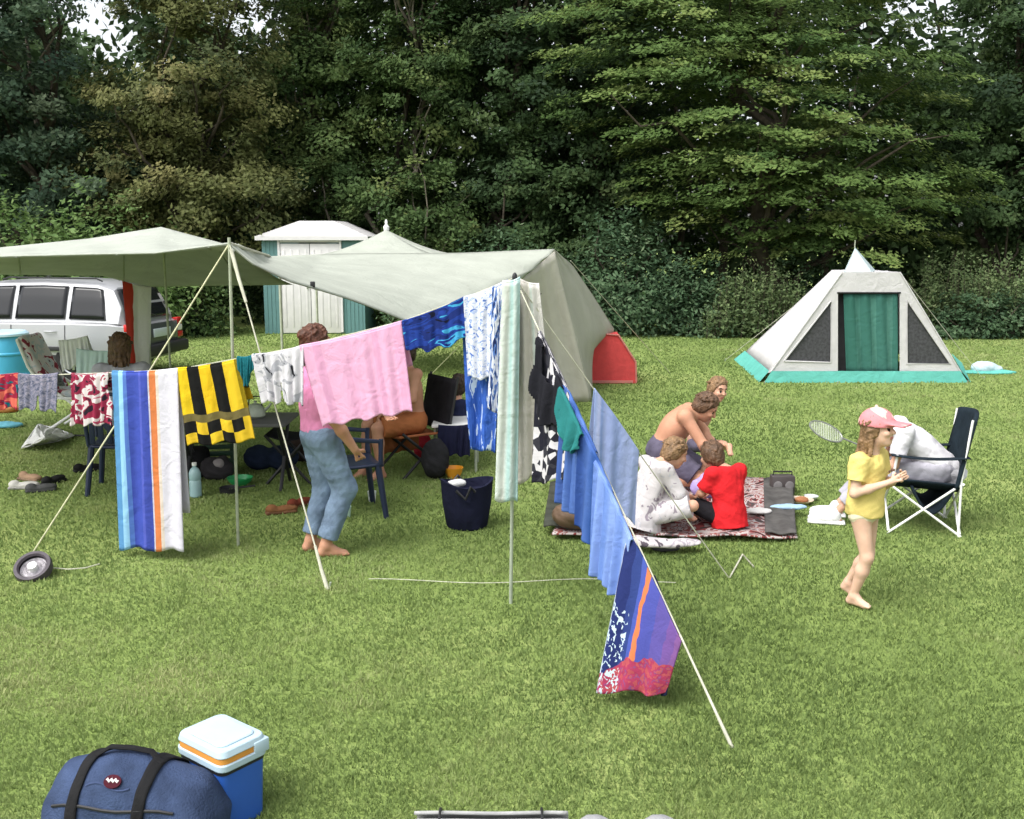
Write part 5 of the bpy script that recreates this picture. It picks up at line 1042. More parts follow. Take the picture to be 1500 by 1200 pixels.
# far left things on the grass
q = G(68, 655); t = thing('landing_net', 'white mesh landing net with a dark handle lying on the grass', 'net', q)
pts = [G(32, 656, .03), G(56, 622, .03), G(84, 628, .03), G(108, 638, .03), G(84, 646, .03)]
b = MB(); b.tube(pts + [pts[0]], .008, 7); b.build('hoop', m_white, t, world=True)
cn = G(66, 642, .16); b = MB()
for i in range(5): A_, B_ = pts[i], pts[(i + 1) % 5]; b.grid(lambda u, v: A_.lerp(B_, u).lerp(cn, v) + Vector((0, 0, .015 * math.sin(u * 9 + v * 7))), 8, 8)
b.build('mesh', CLOTH('white_netting', (.80, .80, .78), .1), t, world=True, solid=.004, fix=False)
b = MB(); b.tube([G(106, 638, .02), G(158, 638, .02)], .012, 7); b.build('handle', m_black, t, world=True)
S = SDF(.01); S.ell((0, 0, .03), (.2, .12, .035)); o = S.mesh('bath_mat', CLOTH('cyan_foam', (.20, .55, .68)), wrinkle=.004, wfreq=16, loc=G(8, 626)); tag(o, 'bright cyan foam mat at the left edge of the grass', 'mat')
S = SDF(.01); S.ell((0, 0, .05), (.16, .10, .06)); S.ell((.08, .05, .04), (.1, .08, .05)); o = S.mesh('cloth', CLOTH('orange_cloth', (.6, .28, .12)), wrinkle=.008, wfreq=18, loc=G(5, 604)); tag(o, 'crumpled orange cloth at the left edge behind the cyan mat', 'cloth')
def sandal(loc, rz, c, lab, L=.25):
    t = thing('shoe', lab, 'shoe', loc, rz, 'shoes left on the grass')
    S = SDF(.006); S.rbox((0, 0, .014), (L / 2, .043, .014), .012); S.rbox((L * .25, 0, .014), (L * .2, .05, .014), .012); S.mesh('sole', MAT('sole', np.array(c) * .5, .8), t)
    S = SDF(.006); S.ell((L * .2, 0, .035), (.085, .046, .03)); S.ell((-L * .3, 0, .04), (.05, .038, .04)); S.ell((0, 0, .03), (.11, .04, .022)); S.mesh('upper', CLOTH('shoe_upper', c), t, wrinkle=.003)
sandal(G(35, 716), .2, (.62, .60, .56), 'white trainer lying left in the heap of shoes')
sandal(G(60, 720), .5, (.10, .10, .10), 'dark grey shoe at the front of the heap of shoes')
sandal(G(44, 704), -.4, (.40, .26, .17), 'tan brown shoe at the back of the heap of shoes')
sandal(G(78, 708), 1.2, (.03, .03, .03), 'black shoe right in the heap of shoes')
sandal(G(128, 690), .6, (.02, .02, .02), 'black shoe lying alone beside the yellow guy rope')
sandal(G(412, 752), .4, (.24, .11, .05), 'brown sandal lying left of the jeans')
sandal(G(438, 742), 1.0, (.20, .05, .03), 'dark red brown sandal close behind the jeans')
# reel at the guy rope's foot
q = G(50, 846); t = thing('line_reel', 'round reel with dark rim and silver winding at the foot of the yellow rope', 'reel', q)
M_ = Matrix.Translation((0, 0, .065)) @ Matrix.Rotation(math.radians(36), 4, 'X')
b = MB(); b.lathe([(.085, -.03), (.115, -.03), (.12, 0), (.115, .03), (.095, .03), (.085, .015)], M=M_, n=32, cap=False); b.build('rim', MAT('reel_dark', (.06, .05, .06), .5), t)
b = MB()
for i in range(5): b.lathe([(.03 + .012 * i, -.012), (.036 + .012 * i, -.004 + .004 * (i % 2)), (.042 + .012 * i, -.012)], M=M_, n=28, cap=False)
b.lathe([(.0, -.02), (.088, -.02), (.088, -.012), (0, -.012)], M=M_, n=28); b.build('winding', MAT('silver_line', (.42, .40, .42), .5, .4, 40), t)
b = MB(); b.lathe([(.03, -.02), (.03, .03), (.02, .035), (0, .035)], M=M_, n=18, cap=False); b.build('hub', m_white, t)
rope('rope_end', 'loose pale rope end trailing on the grass right of the reel', [G(78, 832, .03), G(100, 834, .03), G(125, 832, .03), G(146, 826, .03)], .004, m_rope)

# ------------------------------------------------------------------ picnic blanket and what lies on it
q = [G(808, 792), G(1168, 796), G(1118, 706), G(866, 700)]; qc = sum(q, Vector()) / 4
m_blk = PRINT('blanket_print', [(0, (.05, .035, .035)), (.36, (.22, .05, .05)), (.43, (.50, .45, .43)), (.50, (.28, .09, .08)), (.55, (.46, .44, .44)), (.60, (.20, .07, .07)), (.64, (.08, .065, .065))], 11, dist=1.5)
b = MB(); b.grid(lambda u, v: q[0].lerp(q[1], u).lerp(q[3].lerp(q[2], u), v) + Vector((0, 0, .045 + .008 * math.sin(u * 19 + v * 5) + .006 * math.sin(v * 23 - u * 7))), 60, 40)
tag(b.build('picnic_blanket', m_blk, origin=qc, solid=.012, fix=False), 'picnic blanket printed with red, white and dark patches under the seated group', 'blanket')
q2 = [G(796, 786), G(880, 790), G(900, 716), G(806, 716)]
b = MB(); b.grid(lambda u, v: q2[0].lerp(q2[1], u).lerp(q2[3].lerp(q2[2], u), v) + Vector((0, 0, .075 + .015 * math.sin(u * 9 + v * 5))), 24, 20); tag(b.build('ground_sheet', CLOTH('grey_green_sheet', (.07, .075, .06), .3), origin=q2[0], solid=.01, fix=False), 'dark grey green sheet at the left end of the picnic blanket', 'sheet')
q3 = [G(1120, 794), G(1166, 796), G(1160, 712), G(1118, 712)]
b = MB(); b.grid(lambda u, v: q3[0].lerp(q3[1], u).lerp(q3[3].lerp(q3[2], u), v) + Vector((0, 0, .07 + .008 * math.sin(u * 9 + v * 12))), 16, 20); tag(b.build('ground_sheet', CLOTH('grey_plain_sheet', (.11, .105, .10), .3), origin=q3[0], solid=.01, fix=False), 'plain grey sheet at the right end of the picnic blanket', 'sheet')
def soft(name, lab, cat, loc, els, mt, wr=.008, wf=18, v=.01):
    S = SDF(v)
    for c, r_ in els: S.ell(c, r_, k=.03)
    return tag(S.mesh(name, mt, wrinkle=wr, wfreq=wf, loc=loc), lab, cat)
soft('shoulder_bag', 'brown leather bag lying behind the blue shorts on the blanket', 'bag', G(842, 772, .08), [((0, 0, .09), (.17, .12, .10)), ((.08, .02, .07), (.13, .1, .08))], MAT('brown_leather', (.11, .07, .045), .6))
soft('towel', 'rolled orange brown towel on the front edge of the picnic blanket', 'towel', G(920, 776, .06), [((0, 0, .05), (.05, .10, .05)), ((-.04, .16, .06), (.05, .10, .05))], CLOTH('orange_towel', (.50, .20, .07)))
soft('jacket', 'red jacket lying between the white shirted and the red shirted child', 'jacket', G(1008, 754, .06), [((0, 0, .07), (.12, .09, .08)), ((.06, .03, .05), (.1, .08, .05))], CLOTH('red_jacket', (.45, .02, .06)))
soft('towel', 'lilac towel bundled up beside the red shirted boy', 'towel', G(1036, 728, .06), [((0, 0, .10), (.09, .08, .11)), ((-.06, .02, .08), (.08, .07, .07))], CLOTH('lilac_towel', (.42, .34, .62)))
soft('towel', 'crumpled white and grey towel along the front of the blanket', 'towel', G(965, 800, .05), [((0, 0, .02), (.16, .08, .025)), ((.17, .02, .02), (.14, .08, .022)), ((-.12, .04, .03), (.1, .08, .03))], PRINT('white_grey_print', [(0, (.12, .10, .12)), (.4, (.62, .58, .58)), (.6, (.4, .36, .4)), (.68, (.65, .62, .62))], 9, coord='Object'))
soft('bag', 'dark grey bag lying on the grass before the crumpled white towel', 'bag', G(975, 808), [((0, 0, .035), (.10, .05, .035))], CLOTH('dark_grey', (.08, .08, .09)), v=.008)
t = thing('radio', 'small dark box shaped radio standing behind the right end of the blanket', 'radio', G(1145, 724)); b = MB(); b.box((0, 0, .09), (.20, .10, .16), bev=.012); b.build('body', PLASTIC('radio_dark', (.06, .05, .05), .5), t)
for s in (-.05, .05): b = MB(); b.lathe([(.035, 0), (.038, .006), (.03, .009), (0, .006)], M=Matrix.Translation((s, -.05, .09)) @ Matrix.Rotation(PI / 2, 4, 'X'), n=20); b.build('speaker', MAT('speaker_grey', (.18, .17, .17), .6), t)
b = MB(); b.tube([(-.08, 0, .17), (-.08, 0, .2), (.08, 0, .2), (.08, 0, .17)], .007, 6); b.build('handle', m_black, t)
for (px, py, lab, c, r_) in ((1172, 738, 'beige plate with leftovers on the grass right of the radio', (.50, .42, .32), .11), (1188, 733, 'small silver dish at the far right of the picnic things', (.5, .52, .52), .06)):
    b = MB(); b.lathe([(r_ * .6, .01), (r_ * .95, .03), (r_, .04), (r_ * .93, .036), (r_ * .6, .018), (0, .018)], n=28, cap=False); o = b.build('plate', PLASTIC('plate', c, .4)); o.location = G(px, py); tag(o, lab, 'plate')
soft('food', 'heap of brown crusts on the beige plate', 'food', G(1172, 738) + Vector((0, 0, .02)), [((0, 0, .015), (.05, .04, .025)), ((.04, .02, .01), (.03, .03, .02))], MAT('crust', (.30, .13, .06), .8), .004, 40, .006)
soft('towel', 'pale blue towel lying flat at the right end of the blanket', 'towel', G(1155, 746, .06), [((0, 0, .02), (.15, .05, .02))], CLOTH('pale_blue_towel', (.38, .55, .72)), .004, 30, .008)
soft('book', 'white folded paper on the red part of the blanket', 'paper', G(1112, 752, .06), [((0, 0, .02), (.10, .07, .02))], CLOTH('paper_white', (.65, .64, .62)), .004, 40, .008)

# ------------------------------------------------------------------ camp chair
cl = G(1344, 770); t = thing('camp_chair', 'navy folding camp chair with white crossed legs', 'chair', cl, math.radians(-12))
m_cc = CLOTH('camp_chair_navy', (.014, .022, .030), .2, .05)
k = 1.0
for s in (-.26, .26):
    b = MB(); b.tube([(.26, s, 0), (-.24, s, .36)], .009, 8); b.build('leg', m_white, t); b = MB(); b.tube([(-.26, s, 0), (.24, s, .40)], .009, 8); b.build('leg', m_white, t)
    b = MB(); b.tube([(.24, s, .0), (.235, s, .42), (.28, s * 1.04, .88)], .009, 8); b.build('back_post', m_white, t)
    b = MB(); b.tube([(-.25, s, .36), (-.22, s, .60)], .010, 8); b.build('front_post', m_white, t)
    b = MB(); b.grid(lambda u, v: Vector((-.26 + .54 * u, s + (v - .5) * .07, .60 - .02 * math.sin(PI * u))), 10, 3); b.build('armrest', m_cc, t, solid=.008, fix=False)
for x in (-.25, .25):
    for d in (1, -1): b = MB(); b.tube([(x, -.26 * d, .02), (x, .26 * d, .40)], .010, 8); b.build('cross_brace', m_white, t)
b = MB(); b.grid(lambda u, v: Vector((-.26 + .52 * u, (v - .5) * .50, .42 - .10 * math.sin(PI * v) - .03 * u)), 12, 12); b.build('seat', m_cc, t, solid=.012, fix=False)
b = MB(); b.grid(lambda u, v: Vector((.20 + .10 * u - .0 + .05 * math.sin(PI * v), (v - .5) * .54, .36 + .53 * u + .03 * math.sin(PI * v) * u)), 14, 14); b.build('backrest', m_cc, t, solid=.03, fix=False)
b = MB(); b.grid(lambda u, v: Vector((-.10 + .30 * u, (v - .5) * .46, .16 + .20 * (1 - math.sin(PI * u)) + .03 * v)), 12, 6); b.build('carry_bag', m_cc, t, solid=.02, fix=False)
# badminton racket lies in the man's hand: head at the left of the girl
t = thing('racket', 'badminton racket with pale strings held out left of the girl in yellow', 'racket', P(1238, 645, 7.5))
hc = P(1210, 632, 7.5); ha, hb_ = Vector((.13, .02, -.055)), Vector((.015, .06, .05))
b = MB(); b.tube([hc + ha * math.cos(a_) + hb_ * math.sin(a_) for a_ in [2 * PI * i / 28 for i in range(29)]], .006, 6, cap=False); b.build('head', MAT('racket_grey', (.25, .26, .24), .4, metal=.5, bump=0), t, world=True)
b = MB()
for i in range(-6, 7): s = i / 7; w_ = math.sqrt(1 - s * s); b.tube([hc + ha * s + hb_ * w_, hc + ha * s - hb_ * w_], .0016, 4); b.tube([hc + hb_ * s + ha * w_, hc + hb_ * s - ha * w_], .0016, 4)
b.build('strings', MAT('strings', (.55, .58, .5), .6), t, world=True)
b = MB(); b.tube([hc + ha, hc + ha * 3.0], .006, 6); b.build('shaft', MAT('racket_shaft', (.2, .2, .2), .4), t, world=True)
b = MB(); b.tube([hc + ha * 3.0, hc + ha * 3.9], .014, 8); b.build('grip', m_black, t, world=True)

# ------------------------------------------------------------------ cool box, holdall and rolled mat in the foreground
q = G(322, 1196); ctr = P(320, 1130, 3.62); t = thing('cool_box', 'small blue cool box with white lid and orange stripe beside the denim bag', 'cool box', (-1.108, 3.64, 0), math.radians(-38))
m_cb = PLASTIC('cool_box_blue', (.025, .10, .42), .35); m_cl = PLASTIC('cool_box_white', (.40, .52, .60), .35); m_co = PLASTIC('cool_box_orange', (.60, .26, .05), .4)
a_, c_ = .140, .105; hh = .25
def taper(b, x0, y0, z0, x1, y1, z1, rad=.03, n=5):
    def ring(x, y, z):
        o_ = []
        for cx, cy, st_ in ((1, 1, 0), (-1, 1, 1), (-1, -1, 2), (1, -1, 3)):
            for i in range(n): A = (st_ + i / (n - 1)) * PI / 2; o_.append(Vector((cx * (x - rad) + rad * math.cos(A), cy * (y - rad) + rad * math.sin(A), z)))
        return o_
    r0, r1 = ring(x0, y0, z0), ring(x1, y1, z1); m_ = len(r0)
    b.add(r0 + r1, [[i, (i + 1) % m_, m_ + (i + 1) % m_, m_ + i] for i in range(m_)] + [list(range(m_))[::-1], [m_ + i for i in range(m_)]])
b = MB(); taper(b, a_ * .90, c_ * .90, .0, a_ * .97, c_ * .97, hh); o = b.build('body', m_cb, t); md = o.modifiers.new('soft', 'BEVEL'); md.width = .006; md.segments = 2; md.limit_method = 'ANGLE'
b = MB(); taper(b, a_ * .985, c_ * .985, hh - .012, a_ * .985, c_ * .985, hh + .002); b.build('rim', m_black, t)
b = MB(); taper(b, a_ * 1.04, c_ * 1.04, hh + .002, a_ * 1.05, c_ * 1.05, hh + .032, .035); lid = b.build('lid', m_cl, t); md = lid.modifiers.new('soft', 'BEVEL'); md.width = .005; md.segments = 2; md.limit_method = 'ANGLE'
b = MB(); taper(b, a_ * 1.01, c_ * 1.01, hh + .033, a_ * 1.01, c_ * 1.01, hh + .055, .035); b.build('stripe', m_co, lid)
b = MB(); taper(b, a_ * 1.04, c_ * 1.04, hh + .056, a_ * .98, c_ * .98, hh + .084, .035); taper(b, a_ * .80, c_ * .80, hh + .0845, a_ * .76, c_ * .76, hh + .092, .03); o = b.build('top', m_cl, lid); md = o.modifiers.new('soft', 'BEVEL'); md.width = .008; md.segments = 3; md.limit_method = 'ANGLE'
b = MB(); b.box((a_ * .82, c_ * .72, hh + .042), (.065, .07, .052), bev=.006); b.build('latch', m_cl, lid)
# holdall
bc = Vector((G(224, 1200).x, 3.46, 0)); t = thing('holdall', 'denim blue holdall with two black straps lying at the bottom left of the photo', 'bag', bc, math.radians(-7))
m_den = MAT('denim_blue', (.034, .052, .105), .85, .35, 9, .6, 120, spec=.15)
def bagz(x): return .345 - .55 * max(0, x + .02) ** 1.35 - 1.3 * max(0, -x - .06) ** 1.8
S = SDF(.008)
for i in range(11):
    x = -.25 + .050 * i; S.ell((x, 0, .02 + (bagz(x) - .02) * .46), (.075, .160, max(bagz(x) * .49, .08)), k=.05)
S.rbox((0, 0, .08), (.295, .160, .08), .06, k=.05)
S.mesh('body', m_den, t, wrinkle=.014, wfreq=9, floor=0.002)
from mathutils.bvhtree import BVHTree
body_ = [c for c in t.children if c.name.startswith('body')][0]
bvh = BVHTree.FromPolygons([v.co.copy() for v in body_.data.vertices], [list(p_.vertices) for p_ in body_.data.polygons])
def onbag(x, A, off=.006):
    dr = Vector((0, -math.cos(A), math.sin(A))); h_ = bvh.ray_cast(Vector((x, 0, .10)) + dr * .8, -dr)
    return (h_[0] if h_[0] else Vector((x, 0, .1))) + dr * off, (h_[1] if h_[0] else dr)
def belt(x, w_, a0, a1, n=44, dx=0, off=.007):
    b = MB(); b.grid(lambda u, v: onbag(x + dx * v + (u - .5) * w_, lerp(a0, a1, v), off)[0], 4, n); return b
wb = CLOTH('black_webbing', (.014, .014, .015), .2, 0)
for x, dx in ((-.165, .03), (.075, .04)): belt(x, .042, -.35, PI * .85, dx=dx).build('strap', wb, t, solid=.006, fix=False)
k1, k2 = onbag(-.135, 1.5)[0], onbag(.115, 1.5)[0]
b = MB(); b.tube([k1, k1.lerp(k2, .2) + Vector((0, .01, .035)), k1.lerp(k2, .5) + Vector((0, .02, .035)), k1.lerp(k2, .8) + Vector((0, .02, .03)), k2], .014, 8, flat=.55); b.build('handle', wb, t)
S = SDF(.008); S.ell((.262, -.04, .085), (.07, .128, .085)); S.mesh('end_pocket', CLOTH('black_pocket', (.015, .016, .02), .2, 0), t, wrinkle=.006, wfreq=18)
b = MB(); b.tube([onbag(-.24 + .05 * i, .62 + .03 * math.sin(i), .003)[0] for i in range(10)], .006, 6); b.build('zip', m_black, t)
b = MB(); b.tube([onbag(-.12 + .018 * i, .95 + .05 * math.sin(i * .7), .001)[0] for i in range(10)], .004, 6); b.build('seam', MAT('denim_seam', (.04, .06, .13), .9), t)
# cloth badge with a small pale script mark
pb, nb = onbag(-.02, 1.02, .004); ub = (Vector((0, 0, 1)) - nb * nb.z).normalized(); xb = ub.cross(nb)
bp = lambda x, y, z: pb + xb * x + ub * y + nb * z
b = MB(); b.lathe([(.0, .0), (.032, .0), (.032, .006), (.0, .006)], M=Matrix(((xb.x, ub.x * .75, nb.x, pb.x), (xb.y, ub.y * .75, nb.y, pb.y), (xb.z, ub.z * .75, nb.z, pb.z), (0, 0, 0, 1))), n=24); bd = b.build('badge', CLOTH('badge_dark', (.06, .012, .02), .2, 0), t)
b = MB(); b.tube([bp(-.022 + .044 * i / 12, .006 * math.sin(i * 1.6) + .003, .008) for i in range(13)], .0034, 6); b.build('badge_mark', MAT('badge_white', (.7, .66, .66), .8, bump=0), bd)
# rolled mat
p0, p1 = G(612, 1200), G(1000, 1202); y_ = 3.32; z_ = P(700, 1196, y_).z; r_ = z_ / 2
t = thing('rolled_mat', 'light grey rolled camping mat at the bottom edge of the photo', 'mat', (P(770, 1195, y_).x, y_, 0)); lx = (P(832, 1195, y_).x - P(606, 1195, y_).x)
b = MB()
sp = [(r_ * (.15 + .85 * i / 60)) for i in range(61)]
b.grid(lambda u, v: Vector(((u - .5) * lx + .006 * math.sin(v * 60), sp[int(v * 60)] * math.cos(v * 6 * PI + 1.2), r_ + sp[int(v * 60)] * math.sin(v * 6 * PI + 1.2) * (1 + .02 * math.sin(u * 9)))), 24, 60); o = b.build('roll', MAT('grey_foam', (.33, .33, .33), .85, .25, 8, .5, 30), t, solid=.012, fix=False); o.location.x = P(719, 1195, y_).x - t.location.x
b = MB()
for x in (-.18, .18):
    b = MB(); b.tube([Vector((x + o.location.x, (r_ + .014) * math.cos(a_), r_ + (r_ + .014) * math.sin(a_))) for a_ in [2 * PI * i / 24 for i in range(25)]], .005, 5, cap=False); b.build('strap', m_black, t)
for px, lab in ((872, 'small grey stuff sack right of the rolled mat'), (968, 'grey stuff sack at the bottom edge, rightmost of the grey rolls')):
    y2 = 3.36; zz = P(px, 1197, y2).z; S = SDF(.008); S.ell((0, 0, zz / 2), (.085, .08, zz / 2)); S.ell((.07, 0, zz * .4), (.05, .06, zz * .38)); o = S.mesh('stuff_sack', CLOTH('grey_nylon', (.30, .30, .31), .2, 0), wrinkle=.005, wfreq=24, loc=(P(px, 1195, y2).x, y2, 0)); tag(o, lab, 'sack')
# ------------------------------------------------------------------ people
c_yel = CLOTH('yellow_tshirt', (.74, .60, .20), .06, .1); c_pink = CLOTH('pink_top', (.66, .24, .42), .08, .1); c_red = CLOTH('red_tshirt', (.62, .022, .028), .08, .1); c_white = CLOTH('white_tshirt', (.66, .65, .68), .04, .12)
c_jean = MAT('blue_jeans', (.17, .235, .33), .9, .40, 5, .5, 140, spec=.1); c_whs = CLOTH('cream_shorts', (.74, .68, .48), .05, .1); c_blk = CLOTH('black_dress', (.016, .015, .018), .2, .05); c_grey = CLOTH('grey_trousers', (.40, .39, .44), .15, .05); c_navy = CLOTH('navy_top', (.02, .025, .06), .15, .05)
c_flow = PRINT('white_flowered', [(0, (.30, .26, .30)), (.37, (.62, .59, .60)), (.62, (.50, .50, .55)), (.66, (.62, .59, .61))], 14, coord='Object', dist=.8); c_den = CLOTH('dark_denim', (.05, .06, .10), .25, .05); c_shade = CLOTH('purple_grey_shorts', (.10, .09, .13), .25, .05)
# girl in yellow, walking to the right, both hands held in front of her
gl = G(1254, 884)
J = dict(pel=(.02, 0, .60), che=(.025, 0, .80), nek=(.035, 0, .935), hed=(.075, 0, 1.085), shR=(.02, -.118, .905), shL=(.03, .118, .905), elR=(.02, -.165, .72), elL=(.07, .16, .72), wrR=(.19, -.07, .80), wrL=(.20, .05, .815),
         haR=(.8, .5, .5), haL=(.8, -.5, .4), pnR=(.3, .8, .1), pnL=(.3, -.8, .1), thR=(0, 0, 1), thL=(0, 0, 1), hipR=(.02, -.062, .56), hipL=(.02, .062, .56), knR=(.075, -.06, .32), anR=(.0, -.055, .062), knL=(.03, .06, .31), anL=(-.085, .06, .10), toR=(1, -.1, -.06), toL=(.8, .1, -.55))
girl, Jg, at, fr3 = person('girl in a yellow T-shirt and pink cap walking barefoot with her hands held in front', gl, math.radians(-42), J, sz=.70, hs=.88, build=1.02, skin=m_skin_pale, hair=m_hair_light, hair_style='long', vox=.0048, face=(1, 0, .12), up=(-.1, 0, 1), curl=.75,
    clothes=[('tshirt', c_yel, 'top', dict(hem=-.035, sleeve=.62, e=.022, flare=.03, neck=-.01)), ('shorts', c_whs, 'pants', dict(top=-.02, len=.16, e=.006, wide=.004))])
h = .88; hf, hl, hu = fr3; RH = np.stack(fr3, 1)
S = SDF(.0048); S.ell(at(-.014, 0, .036), (.120 * h, .102 * h, .112 * h), RH, .01, [(at(0, 0, .025), -hu - hf * .12)]); S.rbox(at(.13, 0, .036), (.066 * h, .072 * h, .008 * h), .006, RH @ np.array(Matrix.Rotation(.18, 3, 'Y')), .02); S.ell(at(-.01, 0, .155), (.01, .01, .008), RH, .004)
m_cap = PRINT('cap_pink', [(0, (.66, .24, .26)), (.52, (.72, .48, .42)), (.7, (.62, .16, .2))], 7, coord='Object', trans=.05); S.mesh('cap', m_cap, girl)
b = MB()
for i, (u_, z_) in enumerate(((-.03, .845), (-.005, .848), (.02, .846), (.04, .843))):
    b.tube([(.160 + .003 * i, u_ - .012, z_), (.165, u_ - .004, z_ + .012), (.164, u_ + .004, z_ - .002), (.162, u_ + .01, z_ + .009)], .0032, 5)
b.build('shirt_print', MAT('print_brown', (.16, .09, .06), .9, bump=0), [c for c in girl.children if c.name.startswith('tshirt')][0])
# woman in jeans behind the pink towel
J = dict(pel=(.0, 0, .83), che=(-.0, .0, 1.09), nek=(.0, 0.04, 1.27), hed=(.02, .10, 1.43), shR=(.0, -.17, 1.22), shL=(.0, .20, 1.22), elR=(.02, -.24, .96), elL=(.20, .2, 1.0), wrR=(.16, -.24, .75), wrL=(.50, .12, .95), haR=(.5, .2, -.8), pnR=(.2, .9, 0),
         hipR=(.0, -.09, .80), hipL=(.0, .09, .80), knR=(.13, -.09, .46), anR=(-.02, -.085, .075), knL=(.05, .09, .44), anL=(-.07, .10, .075), toR=(1, -.2, -.12), toL=(1, .1, -.12))
person('barefoot woman in blue jeans and a pink top standing behind the pink towel', G(475, 810), math.radians(28), {k_: tuple(np.array(v_) * (1, 1, 1.03)) for k_, v_ in J.items()}, sz=1.0, hs=1.02, build=1.12, skin=m_skin_tan, hair=m_hair_red, hair_style='bun', vox=.0065, face=(.9, .3, -.2),
    clothes=[('top', c_pink, 'top', dict(hem=.03, sleeve=.35)), ('jeans', c_jean, 'pants', dict(top=.09, len=1.86, e=.012, wide=.010, wr=.007, wf=24))])
# seated poses
def sit_chair(seat=.46, lean=0, k=1.0, arm='lap'):
    s, c = math.sin(lean), math.cos(lean)
    def sp(d, y=0): return (d * s, y, seat + .10 + d * c)
    return dict(pel=(0, 0, seat + .10), che=sp(.30 * k), nek=sp(.50 * k), hed=(.50 * k * s + .06 * s + .02, 0, seat + .10 + .50 * k * c + .15), shR=sp(.45 * k, -.17), shL=sp(.45 * k, .17), elR=(.45 * k * s + .08, -.23, seat + .33 * c), elL=(.45 * k * s + .08, .23, seat + .33 * c), wrR=(.45 * k * s + .28, -.12, seat + .22), wrL=(.45 * k * s + .28, .12, seat + .22),
                hipR=(.04, -.09, seat + .08), hipL=(.04, .09, seat + .08), knR=(.43, -.10, seat + .07), anR=(.45, -.10, .075), knL=(.43, .10, seat + .07), anL=(.41, .11, .075))
person('woman with long brown hair seated with her back to us behind the striped towel', G(186, 716) + Vector((0, .05, 0)), math.radians(98), sit_chair(.50), skin=m_skin_tan, hair=m_hair_brown, hair_style='shoulder', vox=.009, clothes=[('top', c_grey, 'top', dict(sleeve=.4)), ('trousers', c_den, 'pants', dict(len=1.8))])
# seated bather facing left behind the pink towel, on a black camp seat with an orange cushion
q = G(607, 690)
person('bare backed person in profile seated left facing behind the lower edge of the pink towel', q + Vector((0, 0, 0)), math.radians(214), sit_chair(.40, .12), skin=m_skin_tan, hair=m_hair_dark, vox=.009, clothes=[('shorts', CLOTH('rust_shorts', (.36, .13, .05), .15, .05), 'pants', dict(len=.9, wide=.02))])
t = thing('folding_chair', 'black folding chair with a rust orange seat cloth behind the pink towel', 'chair', q, math.radians(214))
b = MB(); b.grid(lambda u, v: Vector((-.2 + .46 * u, (v - .5) * .48, .39 - .03 * math.sin(PI * v))), 8, 8); b.build('seat', CLOTH('rust_cloth', (.34, .12, .05), .2, .05), t, solid=.02, fix=False)
b = MB(); b.grid(lambda u, v: Vector((-.22 - .10 * u, (v - .5) * .50, .40 + .48 * u)), 8, 8); b.build('backrest', c_blk, t, solid=.03, fix=False)
for s in (-.25, .25):
    b = MB(); b.tube([(.25, s, 0), (-.25, s, .45), (-.34, s, .9)], .014, 8); b.build('leg', m_black, t); b = MB(); b.tube([(-.25, s, 0), (.25, s, .42)], .014, 8); b.build('leg', m_black, t)
b = MB(); b.grid(lambda u, v: Vector((-.2 + .46 * u, -.27, .38 - .24 * v + .01 * math.sin(u * 20))), 12, 6); b.build('valance', CLOTH('rust_cloth_side', (.34, .12, .05), .2, .05), t, solid=.01, fix=False)
def sit_floor(lean=.3, k=.72, knee=.5, cross=True, head=(.08, 0, .15)):
    s, c = math.sin(lean), math.cos(lean); z0 = .11 * k + .05
    def sp(d, y=0): return (d * k * s, y * k, z0 + d * k * c)
    hx, hy, hz = head; n = sp(.50)
    J = dict(pel=(0, 0, z0), che=sp(.30), nek=n, hed=(n[0] + hx * k * 1.2, hy, n[2] + hz * k * 1.05), shR=sp(.45, -.17), shL=sp(.45, .17))
    for q, S_ in ((-1, 'R'), (1, 'L')):
        sh = J['sh' + S_]; J['el' + S_] = (sh[0] + .10 * k, q * .24 * k, sh[2] - .22 * k); J['wr' + S_] = (sh[0] + .32 * k, q * .10 * k, sh[2] - .30 * k)
        J['hip' + S_] = (.04 * k, q * .09 * k, z0 - .01); J['kn' + S_] = (.33 * k, q * .33 * k, z0 + .05 * k + knee * .1); J['an' + S_] = (.34 * k + .06 * q * k, -q * .05 * k, z0 - .03 + .03)
        J['to' + S_] = (.3, -q * .8, -.1)
    return J
# red shirted boy (back to camera)
person('boy in a red T-shirt sitting on the picnic blanket with his back to us', G(1070, 786) + Vector((0, .08, .02)), math.radians(118), sit_floor(.16, .70, head=(.13, .05, .10)), sz=.70, hs=.90, build=1.1, hair=m_hair_brown, vox=.007, face=(1, .1, -.5), up=(.35, 0, 1), clothes=[('tshirt', c_red, 'top', dict(hem=-.13, sleeve=.8, flare=.06, e=.022)), ('shorts', c_blk, 'pants', dict(len=.8))])
# child in white flowered top, hunched to the right
person('person in a white flowered top hunched forward on the left of the blanket', G(942, 790) + Vector((0, .08, .04)), math.radians(24), sit_floor(.30, .80, head=(.15, -.02, .06)), sz=.78, hs=.92, build=.95, hair=m_hair_light, vox=.007, face=(1, -.25, -.45), up=(.5, 0, 1), clothes=[('top', c_flow, 'top', dict(hem=-.14, sleeve=1.5, flare=.10, e=.024, wr=.008, wf=16)), ('skirt', c_flow, 'skirt', dict(sl=.9, top=.05, len=.95, wide=.03, wr=.008, wf=14))])
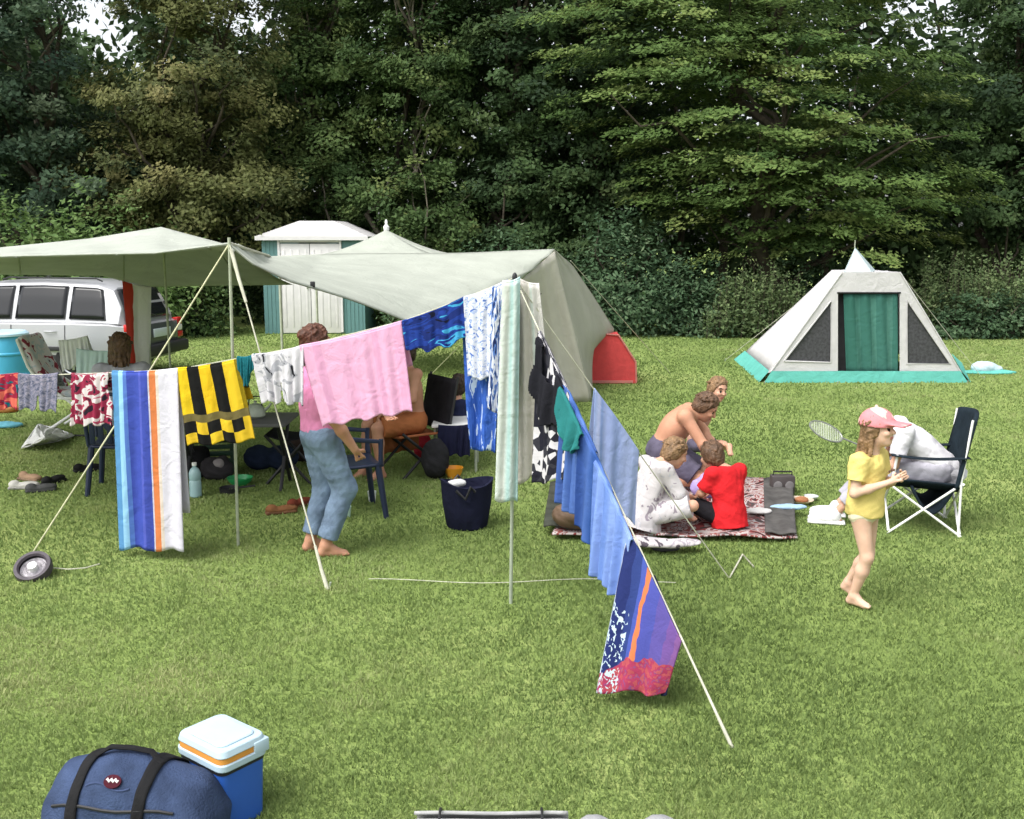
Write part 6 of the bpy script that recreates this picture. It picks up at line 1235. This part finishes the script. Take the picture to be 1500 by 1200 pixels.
# bare chested man bending over the blanket
J = dict(pel=(0, 0, .32), che=(.12, 0, .53), nek=(.25, 0, .68), hed=(.36, -.02, .70), shR=(.20, -.18, .64), shL=(.20, .18, .64), elR=(.36, -.24, .42), elL=(.34, .26, .44), wrR=(.44, -.14, .20), wrL=(.46, .12, .22), haR=(.4, .2, -.6), haL=(.4, -.2, -.6),
         hipR=(.02, -.10, .30), hipL=(.02, .10, .30), knR=(.34, -.16, .10), knL=(.34, .16, .10), anR=(-.08, -.14, .10), anL=(-.08, .14, .10), toR=(-.8, 0, -.5), toL=(-.8, 0, -.5))
person('bare chested man bending forward over the picnic with his head down', G(970, 722) + Vector((0, .05, .06)), math.radians(-14), {**J}, sz=1.05, hs=1.02, build=1.12, skin=m_skin_tan, hair=m_hair_brown, vox=.007, face=(1, -.1, -.75), up=(.7, 0, 1), clothes=[('shorts', c_shade, 'pants', dict(len=.85, wide=.02))])
# fair child leaning behind him
J = sit_floor(.30, .85, head=(.08, 0, .12))
for s_, q_ in (('R', -1), ('L', 1)): J['el' + s_] = (.0, q_ * .16, .30); J['wr' + s_] = (.12, q_ * .06, .22); J['kn' + s_] = (.22, q_ * .16, .12)
person('fair haired child crouching behind the bare chested man with the face turned to us', G(1024, 702) + Vector((0, .30, .14)), math.radians(-25), J, sz=.80, hs=.95, build=.72, skin=m_skin, hair=m_hair_light, vox=.008, face=(.8, -.6, -.2), up=(.2, 0, 1), clothes=[('tshirt', CLOTH('skin_tone_top', (.42, .24, .18), .1, .05), 'top', dict(sleeve=.3)), ('shorts', c_shade, 'pants', dict(len=.7))])
# child at the low table
J = sit_floor(.1, .80)
person('dark haired child sitting at the low white table behind the blue towel', G(668, 690) + Vector((.0, .42, .08)), math.radians(85), J, sz=.72, hs=.92, build=.8, hair=m_hair_dark, vox=.009, face=(1, 0, -.3), clothes=[('tshirt', c_navy, 'top', dict(sleeve=.6)), ('shorts', c_shade, 'pants', dict(len=.8))])
# person bent forward in the camp chair
J = sit_chair(.36, .80, .92); J['hed'] = (.50, 0, .70); J['nek'] = (.36, 0, .75); J['elR'] = (.36, -.2, .50); J['elL'] = (.36, .2, .5); J['wrR'] = (.52, -.06, .50); J['wrL'] = (.52, .06, .50)
J['knR'] = (.46, -.12, .42); J['knL'] = (.46, .12, .42); J['anR'] = (.74, -.10, .08); J['anL'] = (.76, .12, .08)
sit, Js, ats, fs = person('person in a white T-shirt bent forward on the navy camp chair', Vector((cl.x + .14, cl.y - .02, 0)), math.radians(166), J, sz=.93, hs=.95, build=.94, hair=m_hair_brown, vox=.0075, face=(1, 0, -.4), up=(.3, 0, 1),
    clothes=[('tshirt', c_white, 'top', dict(hem=-.16, sleeve=.7, e=.02, flare=.035, wr=.007)), ('trousers', c_grey, 'pants', dict(len=1.75, e=.018, wide=.015))])
for s_ in 'LR':
    a = Js['an' + s_]; S = SDF(.007); S.ell(a + V3(.0, 0, -.01), (.05, .045, .065)); S.ell(a + V3(.075, 0, -.035), (.125, .05, .04)); S.rbox(a + V3(.06, 0, -.066), (.14, .05, .012), .01); S.mesh('trainer', CLOTH('white_trainer', (.70, .69, .70), .06, 0), sit)
